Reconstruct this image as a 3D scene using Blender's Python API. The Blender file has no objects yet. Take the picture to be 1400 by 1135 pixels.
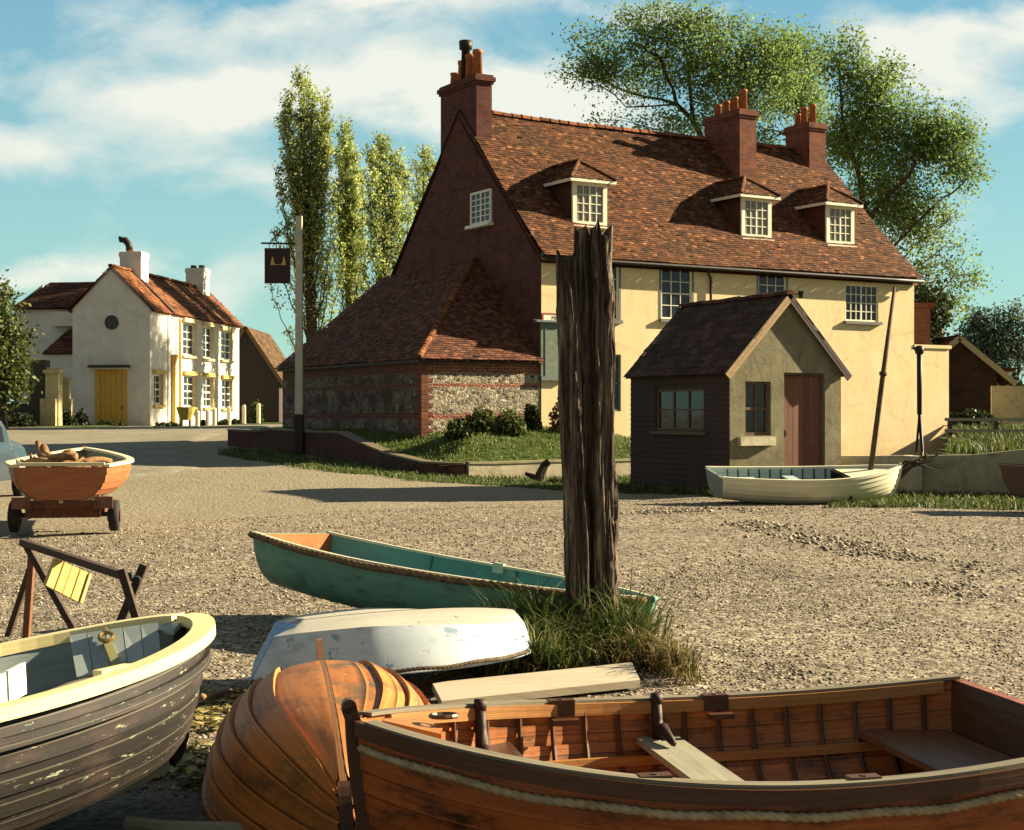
import bpy, math, random
import numpy as np
from mathutils import Vector, Matrix, Euler
random.seed(7)
RS = np.random.RandomState(11)
scene = bpy.context.scene
COL = scene.collection
F = 2050.0; CX = 700.0; HY = 567.0; CAMZ = 1.65
SUN_AZ = Vector((0.955, 0.30)); SUN_EL = math.radians(23.5)

def W(px, py, Y):
    "world point seen at photograph pixel px, py at distance Y"
    return Vector(((px - CX) / F * Y, Y, CAMZ + (HY - py) / F * Y))
def srgb(r, g, b):
    def f(c):
        c /= 255.0
        return c / 12.92 if c <= .04045 else ((c + .055) / 1.055) ** 2.4
    return (f(r), f(g), f(b), 1.0)
def S(t):
    t = np.clip(t, 0, 1); return t * t * (3 - 2 * t)

# ---------------------------------------------------------------- noise
_T = np.random.RandomState(3).rand(256, 256)
def vnoise(x, y):
    x = np.asarray(x, float); y = np.asarray(y, float)
    xi = np.floor(x).astype(int); yi = np.floor(y).astype(int)
    fx = S(x - xi); fy = S(y - yi)
    a = _T[xi & 255, yi & 255]; b = _T[(xi + 1) & 255, yi & 255]
    c = _T[xi & 255, (yi + 1) & 255]; d = _T[(xi + 1) & 255, (yi + 1) & 255]
    return (a * (1 - fx) + b * fx) * (1 - fy) + (c * (1 - fx) + d * fx) * fy - .5
def fbm(x, y, o=4):
    s = 0; a = 1; f = 1
    for i in range(o):
        s = s + a * vnoise(x * f + 17.3 * i, y * f + 5.1 * i); a *= .5; f *= 2.03
    return s

# ---------------------------------------------------------------- objects
ORG = {}
def tag(o, label=None, cat=None, group=None, kind=None):
    if label: o['label'] = label
    if cat: o['category'] = cat
    if group: o['group'] = group
    if kind: o['kind'] = kind
    return o
def thing(name, label, cat, loc=(0, 0, 0), rot=(0, 0, 0), group=None):
    o = bpy.data.objects.new(name, None); COL.objects.link(o)
    o.empty_display_size = .2
    o.location = loc; o.rotation_euler = rot
    ORG[o.name] = Vector(loc) if tuple(rot) == (0, 0, 0) else Vector((0, 0, 0))
    return tag(o, label, cat, group)

class MB:
    def __init__(s): s.V = []; s.Fc = []; s.UV = []; s.M = []
    def v(s, p): s.V.append(tuple(p)); return len(s.V) - 1
    def face(s, idx, uv=None, m=0): s.Fc.append(tuple(idx)); s.UV.append(uv); s.M.append(m)
    def poly(s, pts, uv=None, m=0): s.face([s.v(p) for p in pts], uv, m)
    def hexa(s, p, m=0):
        "8 points: bottom 0-3 counter-clockwise from above, top 4-7"
        i = [s.v(q) for q in p]
        for f in ((3, 2, 1, 0), (4, 5, 6, 7), (0, 1, 5, 4), (1, 2, 6, 5), (2, 3, 7, 6), (3, 0, 4, 7)):
            s.face([i[k] for k in f], None, m)
    def box(s, x0, x1, y0, y1, z0, z1, fr=None, m=0):
        P = fr.P if fr else (lambda a, b, c: Vector((a, b, c)))
        s.hexa([P(x0, y0, z0), P(x1, y0, z0), P(x1, y1, z0), P(x0, y1, z0),
                P(x0, y0, z1), P(x1, y0, z1), P(x1, y1, z1), P(x0, y1, z1)], m)
    def bar(s, a, b, w, h, up=(0, 0, 1), m=0):
        a = Vector(a); b = Vector(b); t = (b - a).normalized(); up = Vector(up)
        r = t.cross(up)
        if r.length < 1e-4: r = t.cross(Vector((1, 0, 0)))
        r.normalize(); u = r.cross(t)
        r = r * w / 2; u = u * h / 2
        s.hexa([a - r - u, a + r - u, b + r - u, b - r - u, a - r + u, a + r + u, b + r + u, b - r + u], m)
    def tube(s, pts, rad, n=8, cap=True, m=0, mod=None, vscale=1.0):
        pts = [Vector(p) for p in pts]
        if not hasattr(rad, '__len__'): rad = [rad] * len(pts)
        rings = []; ref = None; L = 0
        for k, p in enumerate(pts):
            t = (pts[min(k + 1, len(pts) - 1)] - pts[max(k - 1, 0)]).normalized()
            if ref is None:
                ref = t.cross(Vector((0, 0, 1)))
                if ref.length < .05: ref = t.cross(Vector((0, 1, 0)))
            ref = (ref - t * ref.dot(t)).normalized(); b = t.cross(ref)
            if k: L += (p - pts[k - 1]).length
            ring = []
            for j in range(n):
                a = 2 * math.pi * j / n
                r = rad[k] * (mod(a, L) if mod else 1)
                ring.append(s.v(p + ref * (math.cos(a) * r) + b * (math.sin(a) * r)))
            rings.append((ring, L))
        for k in range(len(rings) - 1):
            (A, la), (B, lb) = rings[k], rings[k + 1]
            for j in range(n):
                q = (j + 1) % n
                s.face((A[j], A[q], B[q], B[j]),
                       ((la, j / n * vscale), (la, (j + 1) / n * vscale), (lb, (j + 1) / n * vscale), (lb, j / n * vscale)), m)
        if cap:
            s.face(rings[0][0][::-1], None, m); s.face(rings[-1][0], None, m)
    def cyl(s, c, r0, r1, h, n=16, m=0): s.tube([c, Vector(c) + Vector((0, 0, h))], [r0, r1], n, True, m)
    def sweep(s, pts, w, h, m=0, side=0.0):
        "rectangular section swept along pts; w horizontal, h vertical"
        pts = [Vector(p) for p in pts]; R = []; L = 0
        for k, p in enumerate(pts):
            t = pts[min(k + 1, len(pts) - 1)] - pts[max(k - 1, 0)]
            r = Vector((t.y, -t.x, 0)).normalized(); c = p + r * side
            if k: L += (p - pts[k - 1]).length
            R.append(([s.v(c - r * w / 2 - Vector((0, 0, h / 2))), s.v(c + r * w / 2 - Vector((0, 0, h / 2))),
                       s.v(c + r * w / 2 + Vector((0, 0, h / 2))), s.v(c - r * w / 2 + Vector((0, 0, h / 2)))], L))
        for k in range(len(R) - 1):
            (A, la), (B, lb) = R[k], R[k + 1]
            for j in range(4):
                q = (j + 1) % 4
                s.face((A[j], A[q], B[q], B[j]), ((la, j * .1), (la, j * .1 + .1), (lb, j * .1 + .1), (lb, j * .1)), m)
        s.face(R[0][0][::-1], None, m); s.face(R[-1][0], None, m)
    def build(s, name, mats, parent=None, smooth=False):
        org = Vector((0, 0, 0))
        if parent is not None: org = ORG.get(parent.name, Vector((0, 0, 0)))
        me = bpy.data.meshes.new(name)
        V = [tuple(Vector(p) - org) for p in s.V]
        me.from_pydata(V, [], s.Fc)
        if not isinstance(mats, (list, tuple)): mats = [mats]
        for m in mats: me.materials.append(m)
        uvl = me.uv_layers.new(name='UVMap'); data = np.zeros(len(me.loops) * 2, 'f')
        k = 0
        me.update()
        for p, uv in zip(me.polygons, s.UV):
            n = p.normal
            if uv is None:
                if abs(n.z) > .95: t = Vector((1, 0, 0)); b = Vector((0, 1, 0))
                else:
                    t = Vector((-n.y, n.x, 0)).normalized(); b = n.cross(t)
                for vi in s.Fc[p.index]:
                    q = Vector(s.V[vi]); data[k] = q.dot(t); data[k + 1] = q.dot(b); k += 2
            else:
                for a in uv: data[k] = a[0]; data[k + 1] = a[1]; k += 2
        uvl.data.foreach_set('uv', data)
        me.polygons.foreach_set('material_index', s.M)
        if smooth: me.polygons.foreach_set('use_smooth', [True] * len(s.Fc))
        me.validate(); me.update()
        o = bpy.data.objects.new(name, me); COL.objects.link(o)
        if parent is not None:
            o.parent = parent; ORG[o.name] = org
        else: ORG[o.name] = Vector((0, 0, 0))
        return o

def np_mesh(name, V, Fq, mat, parent=None, smooth=False):
    "fast mesh from arrays; Fq is (n,3) or (n,4)"
    V = np.asarray(V, 'f').reshape(-1, 3); Fq = np.asarray(Fq, 'i')
    org = Vector((0, 0, 0))
    if parent is not None: org = ORG.get(parent.name, org)
    V = V - np.array(org, 'f')
    me = bpy.data.meshes.new(name); k = Fq.shape[1]
    me.vertices.add(len(V)); me.vertices.foreach_set('co', V.ravel())
    me.loops.add(Fq.size); me.loops.foreach_set('vertex_index', Fq.ravel())
    me.polygons.add(len(Fq)); me.polygons.foreach_set('loop_start', np.arange(0, Fq.size, k, dtype='i'))
    me.polygons.foreach_set('loop_total', np.full(len(Fq), k, 'i'))
    if smooth: me.polygons.foreach_set('use_smooth', np.ones(len(Fq), bool))
    me.materials.append(mat); me.update(calc_edges=True)
    o = bpy.data.objects.new(name, me); COL.objects.link(o)
    if parent is not None: o.parent = parent
    ORG[o.name] = org
    return o

class Fr:
    "local frame: u along t, v along b (both horizontal), z up"
    def __init__(s, o, t, b): s.o = Vector((o[0], o[1], 0)); s.t = Vector((t[0], t[1], 0)); s.b = Vector((b[0], b[1], 0))
    def P(s, u, v, z): return s.o + s.t * u + s.b * v + Vector((0, 0, z))
    def on_front(s, px, py, v=0.0):
        "u, z on the plane v = const seen at a pixel"
        k = (px - CX) / F; ox = s.o.x + s.b.x * v; oy = s.o.y + s.b.y * v
        u = (k * oy - ox) / (s.t.x - k * s.t.y); Y = oy + s.t.y * u
        return u, CAMZ + (HY - py) / F * Y
    def on_side(s, px, py, u=0.0):
        k = (px - CX) / F; ox = s.o.x + s.t.x * u; oy = s.o.y + s.t.y * u
        v = (k * oy - ox) / (s.b.x - k * s.b.y); Y = oy + s.b.y * v
        return v, CAMZ + (HY - py) / F * Y

# ---------------------------------------------------------------- materials
class NT:
    def __init__(s, name):
        s.m = bpy.data.materials.new(name); s.m.use_nodes = True; s.nt = s.m.node_tree
        s.b = s.nt.nodes['Principled BSDF']; s.out = s.nt.nodes['Material Output']
    def n(s, t, **kw):
        nd = s.nt.nodes.new(t)
        for k, v in kw.items():
            if k.startswith('_'): setattr(nd, k[1:], v)
            else:
                key = k
                if isinstance(k, str) and k[0] == 'i' and k[1:].isdigit(): key = int(k[1:])
                else: key = k.replace('_', ' ')
                if hasattr(v, 'is_output'): s.nt.links.new(v, nd.inputs[key])
                else: nd.inputs[key].default_value = v
        return nd
    def l(s, a, b): s.nt.links.new(a, b)
    def obj(s): return s.n('ShaderNodeTexCoord').outputs['Object']
    def uv(s): return s.n('ShaderNodeTexCoord').outputs['UV']
    def pos(s): return s.n('ShaderNodeNewGeometry').outputs['Position']
    def rnd(s): return s.n('ShaderNodeNewGeometry').outputs['Random Per Island']
    def map(s, v, sc=(1, 1, 1), rot=(0, 0, 0)): return s.n('ShaderNodeMapping', Vector=v, Scale=sc, Rotation=rot).outputs[0]
    def noise(s, v, scale=5, detail=5, rough=.6, dist=0.0):
        return s.n('ShaderNodeTexNoise', Vector=v, Scale=scale, Detail=detail, Roughness=rough, Distortion=dist).outputs['Fac']
    def ramp(s, f, stops, interp='LINEAR'):
        r = s.n('ShaderNodeValToRGB', Fac=f); cr = r.color_ramp; cr.interpolation = interp
        while len(cr.elements) < len(stops): cr.elements.new(.5)
        for e, (p, c) in zip(cr.elements, stops):
            e.position = p; e.color = c if hasattr(c, '__len__') else (c, c, c, 1)
        return r.outputs['Color']
    def mix(s, f, a, b, mode='MIX'):
        nd = s.n('ShaderNodeMix', _data_type='RGBA', _blend_type=mode)
        for key, v in ((0, f), (6, a), (7, b)):
            if hasattr(v, 'is_output'): s.l(v, nd.inputs[key])
            else: nd.inputs[key].default_value = v
        return nd.outputs[2]
    def math(s, op, a, b=0.0, clamp=False):
        nd = s.n('ShaderNodeMath', _operation=op, _use_clamp=clamp)
        for k, v in enumerate((a, b)):
            if hasattr(v, 'is_output'): s.l(v, nd.inputs[k])
            else: nd.inputs[k].default_value = v
        return nd.outputs[0]
    def bump(s, h, dist=.01, strength=1.0):
        nd = s.n('ShaderNodeBump', Height=h, Distance=dist, Strength=strength); s.l(nd.outputs[0], s.b.inputs['Normal'])
    def done(s, col=None, rough=.8, spec=.3):
        if col is not None:
            if hasattr(col, 'is_output'): s.l(col, s.b.inputs['Base Color'])
            else: s.b.inputs['Base Color'].default_value = col
        if hasattr(rough, 'is_output'): s.l(rough, s.b.inputs['Roughness'])
        else: s.b.inputs['Roughness'].default_value = rough
        s.b.inputs['Specular IOR Level'].default_value = spec
        return s.m

def lin(r, g, b): return (r, g, b, 1.0)
def m_mottle(name, c1, c2, scale=6, bump=.004, rough=.85, c3=None, spec=.25, fine=40):
    t = NT(name); o = t.obj(); f = t.noise(o, scale, 6, .65)
    st = [(.32, c1), (.62, c2)] + ([(.75, c3)] if c3 else [])
    c = t.ramp(f, st); g = t.noise(o, fine, 3, .6)
    c = t.mix(.35, c, t.ramp(g, [(.3, .35), (.7, 1.0)]), 'MULTIPLY')
    t.bump(t.math('ADD', t.math('MULTIPLY', f, .4), t.math('MULTIPLY', g, .6)), bump)
    return t.done(c, rough, spec)
def m_wood(name, c1, c2, chips=None, chip_amt=.6, rough=.65, use_uv=True, gs=(1.2, 22, 22), bump=.002, island=.35, spec=.3, stain=None, seam=0.0):
    "grain along U (or object X); chips = colour showing through worn paint"
    t = NT(name); v = t.uv() if use_uv else t.obj()
    mp = t.map(v, gs); g = t.noise(mp, 1.6, 6, .65, .4); big = t.noise(t.map(v, (.8, 2.5, 2.5)), 2.2, 4, .6)
    c = t.ramp(t.math('ADD', t.math('MULTIPLY', g, .7), t.math('MULTIPLY', big, .3)), [(.33, c1), (.66, c2)])
    if island:
        c = t.mix(island, c, t.ramp(t.rnd(), [(0, .35), (.5, .8), (1, 1.25)]), 'MULTIPLY')
    if stain:
        sm = t.ramp(t.noise(t.map(t.obj(), (1.5, 1.5, 4)), 2.0, 6, .7), [(.5, 0), (.66, 1)])
        c = t.mix(sm, c, stain)
    if seam:   # clinker lands: dirt in the seam, worn bright lower edge, a row of rivets
        sp_ = t.n('ShaderNodeSeparateXYZ', Vector=v); fr = t.math('FRACT', t.math('ADD', t.math('DIVIDE', sp_.outputs[1], .13), 40.0))
        wv = t.math('MULTIPLY', t.math('SUBTRACT', t.noise(v, 7, 4), .5), .08); fq = t.math('ADD', fr, wv)
        c = t.mix(t.math('MULTIPLY', t.ramp(fq, [(.86, 0), (.97, 1)]), seam), c, lin(.02, .011, .006))
        c = t.mix(t.math('MULTIPLY', t.ramp(fq, [(.03, 1), (.09, 0)]), seam * .55), c, c2 if c2[0] > .2 else lin(.2, .19, .14))
        du_ = t.math('ABSOLUTE', t.math('SUBTRACT', t.math('FRACT', t.math('ADD', t.math('DIVIDE', sp_.outputs[0], .11), 40.0)), .5)); dv_ = t.math('ABSOLUTE', t.math('SUBTRACT', fr, .13))
        rv = t.math('MULTIPLY', t.math('LESS_THAN', du_, .035), t.math('LESS_THAN', dv_, .035)); c = t.mix(t.math('MULTIPLY', rv, seam * .7), c, lin(.03, .016, .01))
    if chips:
        k = t.ramp(t.noise(t.map(v, (3, 9, 9)), 2.4, 8, .72), [(chip_amt, 0), (chip_amt + .035, 1)])
        c = t.mix(k, c, chips)
        h = t.math('SUBTRACT', t.math('MULTIPLY', g, .5), t.math('MULTIPLY', k, .6))
    else: h = g
    t.bump(h, bump)
    return t.done(c, rough, spec)
def m_tile(name, cols, moss=(.03, .03, .012, 1), moss_amt=.35):
    t = NT(name); o = t.pos()
    c = t.ramp(t.rnd(), cols); big = t.noise(o, .7, 5, .65); f = t.noise(o, 14, 4, .6)
    c = t.mix(t.ramp(big, [(.42, 0), (.7, moss_amt)]), c, moss)
    c = t.mix(.6, c, t.ramp(f, [(.36, .25), (.64, 1.2)]), 'MULTIPLY')
    li = t.ramp(t.noise(o, 5.5, 7, .75), [(.63, 0), (.69, .55)])
    c = t.mix(li, c, lin(.34, .2, .11))
    t.bump(f, .006); return t.done(c, .9, .15)
def m_brick(name, a, b, mortar, wash=None):
    t = NT(name); v = t.uv()
    br = t.n('ShaderNodeTexBrick', Vector=v, Color1=a, Color2=b, Mortar=mortar, Scale=1.0, Mortar_Size=.007,
             Brick_Width=.225, Row_Height=.075, Bias=-.1); br.offset = .5
    n = t.noise(v, 2.2, 6, .7); c = t.mix(.75, br.outputs['Color'], t.ramp(n, [(.3, .45), (.7, 1.2)]), 'MULTIPLY')
    c = t.mix(.5, c, t.ramp(t.noise(v, 35, 3, .6), [(.3, .55), (.7, 1.15)]), 'MULTIPLY')
    t.bump(t.math('ADD', t.math('MULTIPLY', br.outputs['Fac'], -1.0), t.math('MULTIPLY', n, .5)), .006)
    return t.done(c, .9, .15)
def m_flint(dark=False):
    t = NT('shaded brown flint and brick bands' if dark else 'flint and brick bands'); v = t.uv()
    vo = t.n('ShaderNodeTexVoronoi', Vector=t.map(v, (1, 1.35, 1)), Scale=8.5, Randomness=1.0)
    ed = t.n('ShaderNodeTexVoronoi', _feature='DISTANCE_TO_EDGE', Vector=t.map(v, (1, 1.35, 1)), Scale=8.5)
    rgb = t.n('ShaderNodeSeparateColor', Color=vo.outputs['Color']).outputs[0]
    fl = t.ramp(rgb, [(0, lin(.06, .055, .045)), (.3, lin(.2, .175, .12)), (.6, lin(.33, .29, .21)), (1, lin(.56, .5, .38))])
    e = t.ramp(ed.outputs['Distance'], [(.04, 1), (.13, 0)])
    fl = t.mix(e, fl, lin(.36, .3, .21))
    if dark: fl = t.mix(t.ramp(t.noise(v, 1.1, 5, .7), [(.42, .93), (.62, .35)]), fl, lin(.075, .042, .032))  # left wall copy: browner flints, with the wall's shade in the colour
    br = t.n('ShaderNodeTexBrick', Vector=v, Color1=lin(.36, .1, .045), Color2=lin(.2, .065, .04), Mortar=lin(.36, .28, .2),
             Scale=1.0, Mortar_Size=.009, Brick_Width=.225, Row_Height=.078)
    z = t.n('ShaderNodeSeparateXYZ', Vector=v).outputs[1]
    z = t.math('ADD', z, t.math('MULTIPLY', t.math('SUBTRACT', t.noise(v, 3, 3), .5), .1))
    band = t.ramp(z, [(0, 0), (.1, 0), (.2, 1)], 'CONSTANT')
    # brick bands at 1.55-1.72, 2.28-2.46 and from 2.72 up
    def between(a, b): return t.math('MULTIPLY', t.math('GREATER_THAN', z, a), t.math('LESS_THAN', z, b))
    m = t.math("ADD", between(1.53, 1.7), between(2.4, 2.52)); m = t.math('ADD', m, t.math('GREATER_THAN', z, 2.78), True)
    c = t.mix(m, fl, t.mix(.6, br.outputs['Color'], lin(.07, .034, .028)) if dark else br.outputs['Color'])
    c = t.mix(.6, c, t.ramp(t.noise(v, 3, 6, .7), [(.3, .55), (.7, 1.15)]), 'MULTIPLY')
    t.bump(t.math('ADD', t.math('MULTIPLY', e, -.6), t.noise(v, 20, 4)), .03)
    return t.done(c, .85, .2)
def m_plain(name, c, rough=.6, spec=.3, metal=0.0, noise=.25, ns=8):
    t = NT(name); col = t.mix(noise, c, t.ramp(t.noise(t.obj(), ns, 5, .6), [(.3, .4), (.7, 1.15)]), 'MULTIPLY')
    t.b.inputs['Metallic'].default_value = metal
    return t.done(col, rough, spec)
def m_glass(name='window glass', c=(.018, .022, .028, 1)):
    t = NT(name); f = t.noise(t.pos(), 1.3, 2); t.bump(f, .02, .25)
    return t.done(c, .06, .5)
def m_leaf(name, stops, trans=.35):
    t = NT(name); c = t.ramp(t.rnd(), stops)
    big = t.noise(t.pos(), .55, 3, .6); c = t.mix(.6, c, t.ramp(big, [(.3, .5), (.7, 1.25)]), 'MULTIPLY')
    t.done(c, .6, .25); tr = t.n('ShaderNodeBsdfTranslucent', Color=c)
    mx = t.n('ShaderNodeMixShader', Fac=trans); t.l(t.b.outputs[0], mx.inputs[1]); t.l(tr.outputs[0], mx.inputs[2])
    t.l(mx.outputs[0], t.out.inputs[0]); return t.m
def m_render(name, c1, c2, streak=(.3, .22, .1, 1), amt=.3, bump=.006, sc=1.0):
    "painted render with water streaks"
    t = NT(name); o = t.obj(); f = t.noise(o, 1.3 * sc, 6, .7); c = t.ramp(f, [(.3, c1), (.7, c2)])
    s = t.ramp(t.noise(t.map(o, (3 * sc, 3 * sc, .5 * sc)), 1.6, 6, .7), [(.55, 0), (.78, amt)])
    c = t.mix(s, c, streak); g = t.noise(o, 55, 4, .6)
    c = t.mix(.25, c, t.ramp(g, [(.3, .6), (.7, 1.1)]), 'MULTIPLY')
    pz_ = t.math('ADD', t.n('ShaderNodeSeparateXYZ', Vector=o).outputs[2], t.math('MULTIPLY', t.math('SUBTRACT', t.noise(o, 2.5, 6, .7), .5), 2.2))
    c = t.mix(t.ramp(pz_, [(0, .5 * (amt > 0)), (1, 0)]), c, streak)
    cr_ = t.n('ShaderNodeTexVoronoi', _feature='DISTANCE_TO_EDGE', Vector=t.n('ShaderNodeMix', _data_type='VECTOR').outputs[1] if False else o, Scale=.55 * sc)
    c = t.mix(t.math('MULTIPLY', t.ramp(t.math('ADD', cr_.outputs['Distance'], t.math('MULTIPLY', t.math('SUBTRACT', t.noise(o, 6, 5), .5), .12)), [(0, .35), (.02, 0)]), 1.0), c, streak)
    t.bump(t.math('ADD', g, t.math('MULTIPLY', f, 2.0)), bump); return t.done(c, .9, .15)

TILE = m_tile('old clay roof tiles', [(0, lin(.05, .022, .012)), (.3, lin(.1, .04, .018)), (.7, lin(.15, .058, .025)), (.94, lin(.21, .085, .035)), (1, lin(.38, .17, .075))])
TILE_D = m_tile('dark clay tiles', [(0, lin(.05, .02, .014)), (.5, lin(.1, .037, .024)), (1, lin(.16, .06, .035))])
TILE_O = m_tile('orange clay tiles', [(0, lin(.13, .045, .02)), (.5, lin(.24, .085, .035)), (1, lin(.36, .14, .06))], moss_amt=.5)
BRICK = m_brick('mauve red brick', lin(.15, .05, .038), lin(.085, .034, .03), lin(.14, .085, .065))
BRICK_O = m_brick('weathered red brick', lin(.24, .08, .045), lin(.14, .05, .035), lin(.2, .14, .1))
FLINT = m_flint(); FLINT_SHADED = m_flint(True)
CREAM = m_render('cream painted render', lin(.74, .575, .32), lin(.84, .68, .4), lin(.5, .36, .18), .45)
WHITE = m_render('white limewash', lin(.6, .57, .5), lin(.74, .71, .63), lin(.5, .42, .28), .45)
OCHRE = m_plain('ochre paint', lin(.62, .4, .1), .6)
WPAINT = m_plain('cream white paint', lin(.8, .75, .58), .5)
GPAINT = m_plain('blue grey paint', lin(.14, .17, .17), .5)
GLASS = m_glass()
PANE_L = m_glass('glass with pale curtain', (.2, .19, .15, 1))
DARKIRON = m_plain('dark iron', lin(.018, .013, .012), .55, .3)
RUST = m_mottle('rusty iron', lin(.07, .025, .015), lin(.16, .06, .03), 9)
LEAD = m_plain('grey lead flashing', lin(.5, .45, .36), .6)
TERRA = m_mottle('terracotta pots', lin(.32, .1, .04), lin(.46, .17, .075), 7)
SHADE_BLACK = m_plain('foredeck shade black', lin(.012, .01, .009), .9, .1)
CONC = m_render('weathered concrete', lin(.3, .27, .17), lin(.42, .37, .25), lin(.14, .12, .06), .7, .01)
CONC_L = m_render('pale limewashed stone', lin(.46, .41, .29), lin(.62, .57, .43), lin(.2, .16, .1), .6, .02)
BARK = m_mottle('tree bark', lin(.028, .018, .011), lin(.075, .05, .032), 7, .02)
SKY_TINT = (.55, 1.0, 1.05, 1)
SKY_LOW = (.27, .42, .335, 1)
SKY_MID = (.2, .355, .345, 1)
SKY_TOP = (.125, .265, .33, 1)
SKY_ZEN = (.09, .115, .14, 1)
SKY_BACK = (.175, .16, .135, 1)
SKY_CLOUD = (5.2, 5.2, 4.6, 1)
SKY_STRENGTH = .05
EXPOSURE = 1.85
# ---------------------------------------------------------------- camera, sun, sky
cam = bpy.data.cameras.new('camera'); co = bpy.data.objects.new('camera', cam); COL.objects.link(co)
co.location = (0, 0, CAMZ); co.rotation_euler = (math.pi / 2, 0, 0)
cam.sensor_width = 36; cam.lens = 36 * F / 1400; cam.clip_end = 5000; cam.clip_start = .05
scene.camera = co
sd = Vector((SUN_AZ.x, SUN_AZ.y, 0)).normalized() * math.cos(SUN_EL) + Vector((0, 0, math.sin(SUN_EL)))
sl = bpy.data.lights.new('sun', 'SUN'); sl.energy = 5.0; sl.angle = math.radians(.5); sl.color = (1, .84, .57)
so = bpy.data.objects.new('sun', sl); COL.objects.link(so); so.location = (60, 20, 40)
so.rotation_euler = (-sd).to_track_quat('-Z', 'Y').to_euler()

world = bpy.data.worlds.new('World'); scene.world = world; world.use_nodes = True
wn = world.node_tree; wn.nodes.clear()
class WT(NT):
    def __init__(s, nt): s.nt = nt
w = WT(wn)
sky = w.n('ShaderNodeTexSky'); sky.sky_type = 'NISHITA'; sky.sun_disc = False
sky.sun_elevation = SUN_EL; sky.sun_rotation = math.atan2(SUN_AZ.x, SUN_AZ.y)
sky.air_density = 1.0; sky.dust_density = .6; sky.ozone_density = 1.6
d = w.n('ShaderNodeTexCoord').outputs['Generated']
xyz = w.n('ShaderNodeSeparateXYZ', Vector=d)
ay = w.math('MAXIMUM', w.math('ABSOLUTE', xyz.outputs[1]), .06)
U = w.math('DIVIDE', xyz.outputs[0], ay); Vv = w.math('DIVIDE', xyz.outputs[2], ay)
cv = w.n('ShaderNodeCombineXYZ', X=U, Y=Vv, Z=0.0).outputs[0]
n1 = w.n('ShaderNodeTexNoise', Vector=w.map(cv, (1, 1.6, 1)), Scale=5.5, Detail=7, Roughness=.58)
sc_ = w.n('ShaderNodeSeparateColor', Color=n1.outputs['Color'])
Uw = w.math('ADD', U, w.math('MULTIPLY', w.math('SUBTRACT', sc_.outputs[0], .5), .13))
Vw = w.math('ADD', Vv, w.math('MULTIPLY', w.math('SUBTRACT', sc_.outputs[1], .5), .1))
CLOUDS = [  # px, py, rx, ry, weight, tilt
    (300, 125, 150, 50, .85, .2), (200, 150, 110, 45, .4, 0), (500, 15, 190, 30, .85, .05), (600, 140, 200, 42, .85, -.1),
    (760, 150, 110, 60, .9, -.2), (1250, 60, 80, 55, .95, -.25), (1330, 110, 110, 50, .75, 0), (880, 5, 110, 16, .5, 0),
    (60, 110, 100, 40, .45, 0), (20, 210, 150, 30, .6, 0), (170, 20, 130, 50, .35, 0), (330, 250, 250, 35, .42, 0), (40, 375, 160, 18, .6, .1), (330, 400, 120, 30, .5, .3),
    (250, 330, 260, 40, .15, 0), (1380, 20, 120, 30, .55, 0), (1240, 330, 120, 80, .3, 0), (540, 60, 110, 40, .3, 0)]
acc = None
for (px, py, rx, ry, wt, tl) in CLOUDS:
    du = w.math('SUBTRACT', Uw, (px - CX) / F); dv = w.math('SUBTRACT', Vw, (HY - py) / F)
    a = w.math('DIVIDE', w.math('ADD', du, w.math('MULTIPLY', dv, tl)), rx / F)
    b = w.math('DIVIDE', w.math('SUBTRACT', dv, w.math('MULTIPLY', du, tl)), ry / F)
    q = w.math('ADD', w.math('MULTIPLY', a, a), w.math('MULTIPLY', b, b))
    g = w.math('MULTIPLY', w.math('POWER', 2.71828, w.math('MULTIPLY', q, -.9)), wt)
    acc = g if acc is None else w.math('ADD', acc, g)
n2 = w.n('ShaderNodeTexNoise', Vector=w.map(cv, (1, 1.9, 1)), Scale=9, Detail=9, Roughness=.6, Distortion=.3).outputs['Fac']
acc = w.math('MULTIPLY', acc, w.math('ADD', -.25, w.math('MULTIPLY', n2, 2.5)))
acc = w.math('ADD', acc, w.math('MULTIPLY', w.math('SUBTRACT', n2, .5), .55))
acc = w.math('MULTIPLY', acc, w.math('GREATER_THAN', xyz.outputs[1], .02))
mask = w.ramp(acc, [(.14, 0), (.42, .5), (.8, 1)])
tint = w.mix(1.0, sky.outputs[0], SKY_TINT, 'MULTIPLY')
grad = w.ramp(Vv, [(0.0, SKY_LOW), (.13, SKY_MID), (.28, SKY_TOP), (1.0, SKY_ZEN)])
grad = w.mix(w.ramp(w.math('ADD', xyz.outputs[1], .5), [(.3, .85), (.55, 0)]), grad, SKY_BACK)
grad = w.mix(1.0, grad, (10, 10, 10, 1), 'MULTIPLY')
tint = w.mix(.85, tint, grad)
cl = w.mix(w.math('MULTIPLY', mask, .92), tint, SKY_CLOUD)
bg = w.n('ShaderNodeBackground', Color=cl, Strength=SKY_STRENGTH)
ow = w.n('ShaderNodeOutputWorld'); w.l(bg.outputs[0], ow.inputs[0])
scene.view_settings.view_transform = 'Standard'; scene.view_settings.look = 'None'
scene.view_settings.exposure = EXPOSURE; scene.view_settings.gamma = 1
scene.cycles.use_denoising = True
scene.cycles.max_bounces = 6; scene.cycles.diffuse_bounces = 3; scene.cycles.transparent_max_bounces = 6

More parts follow.
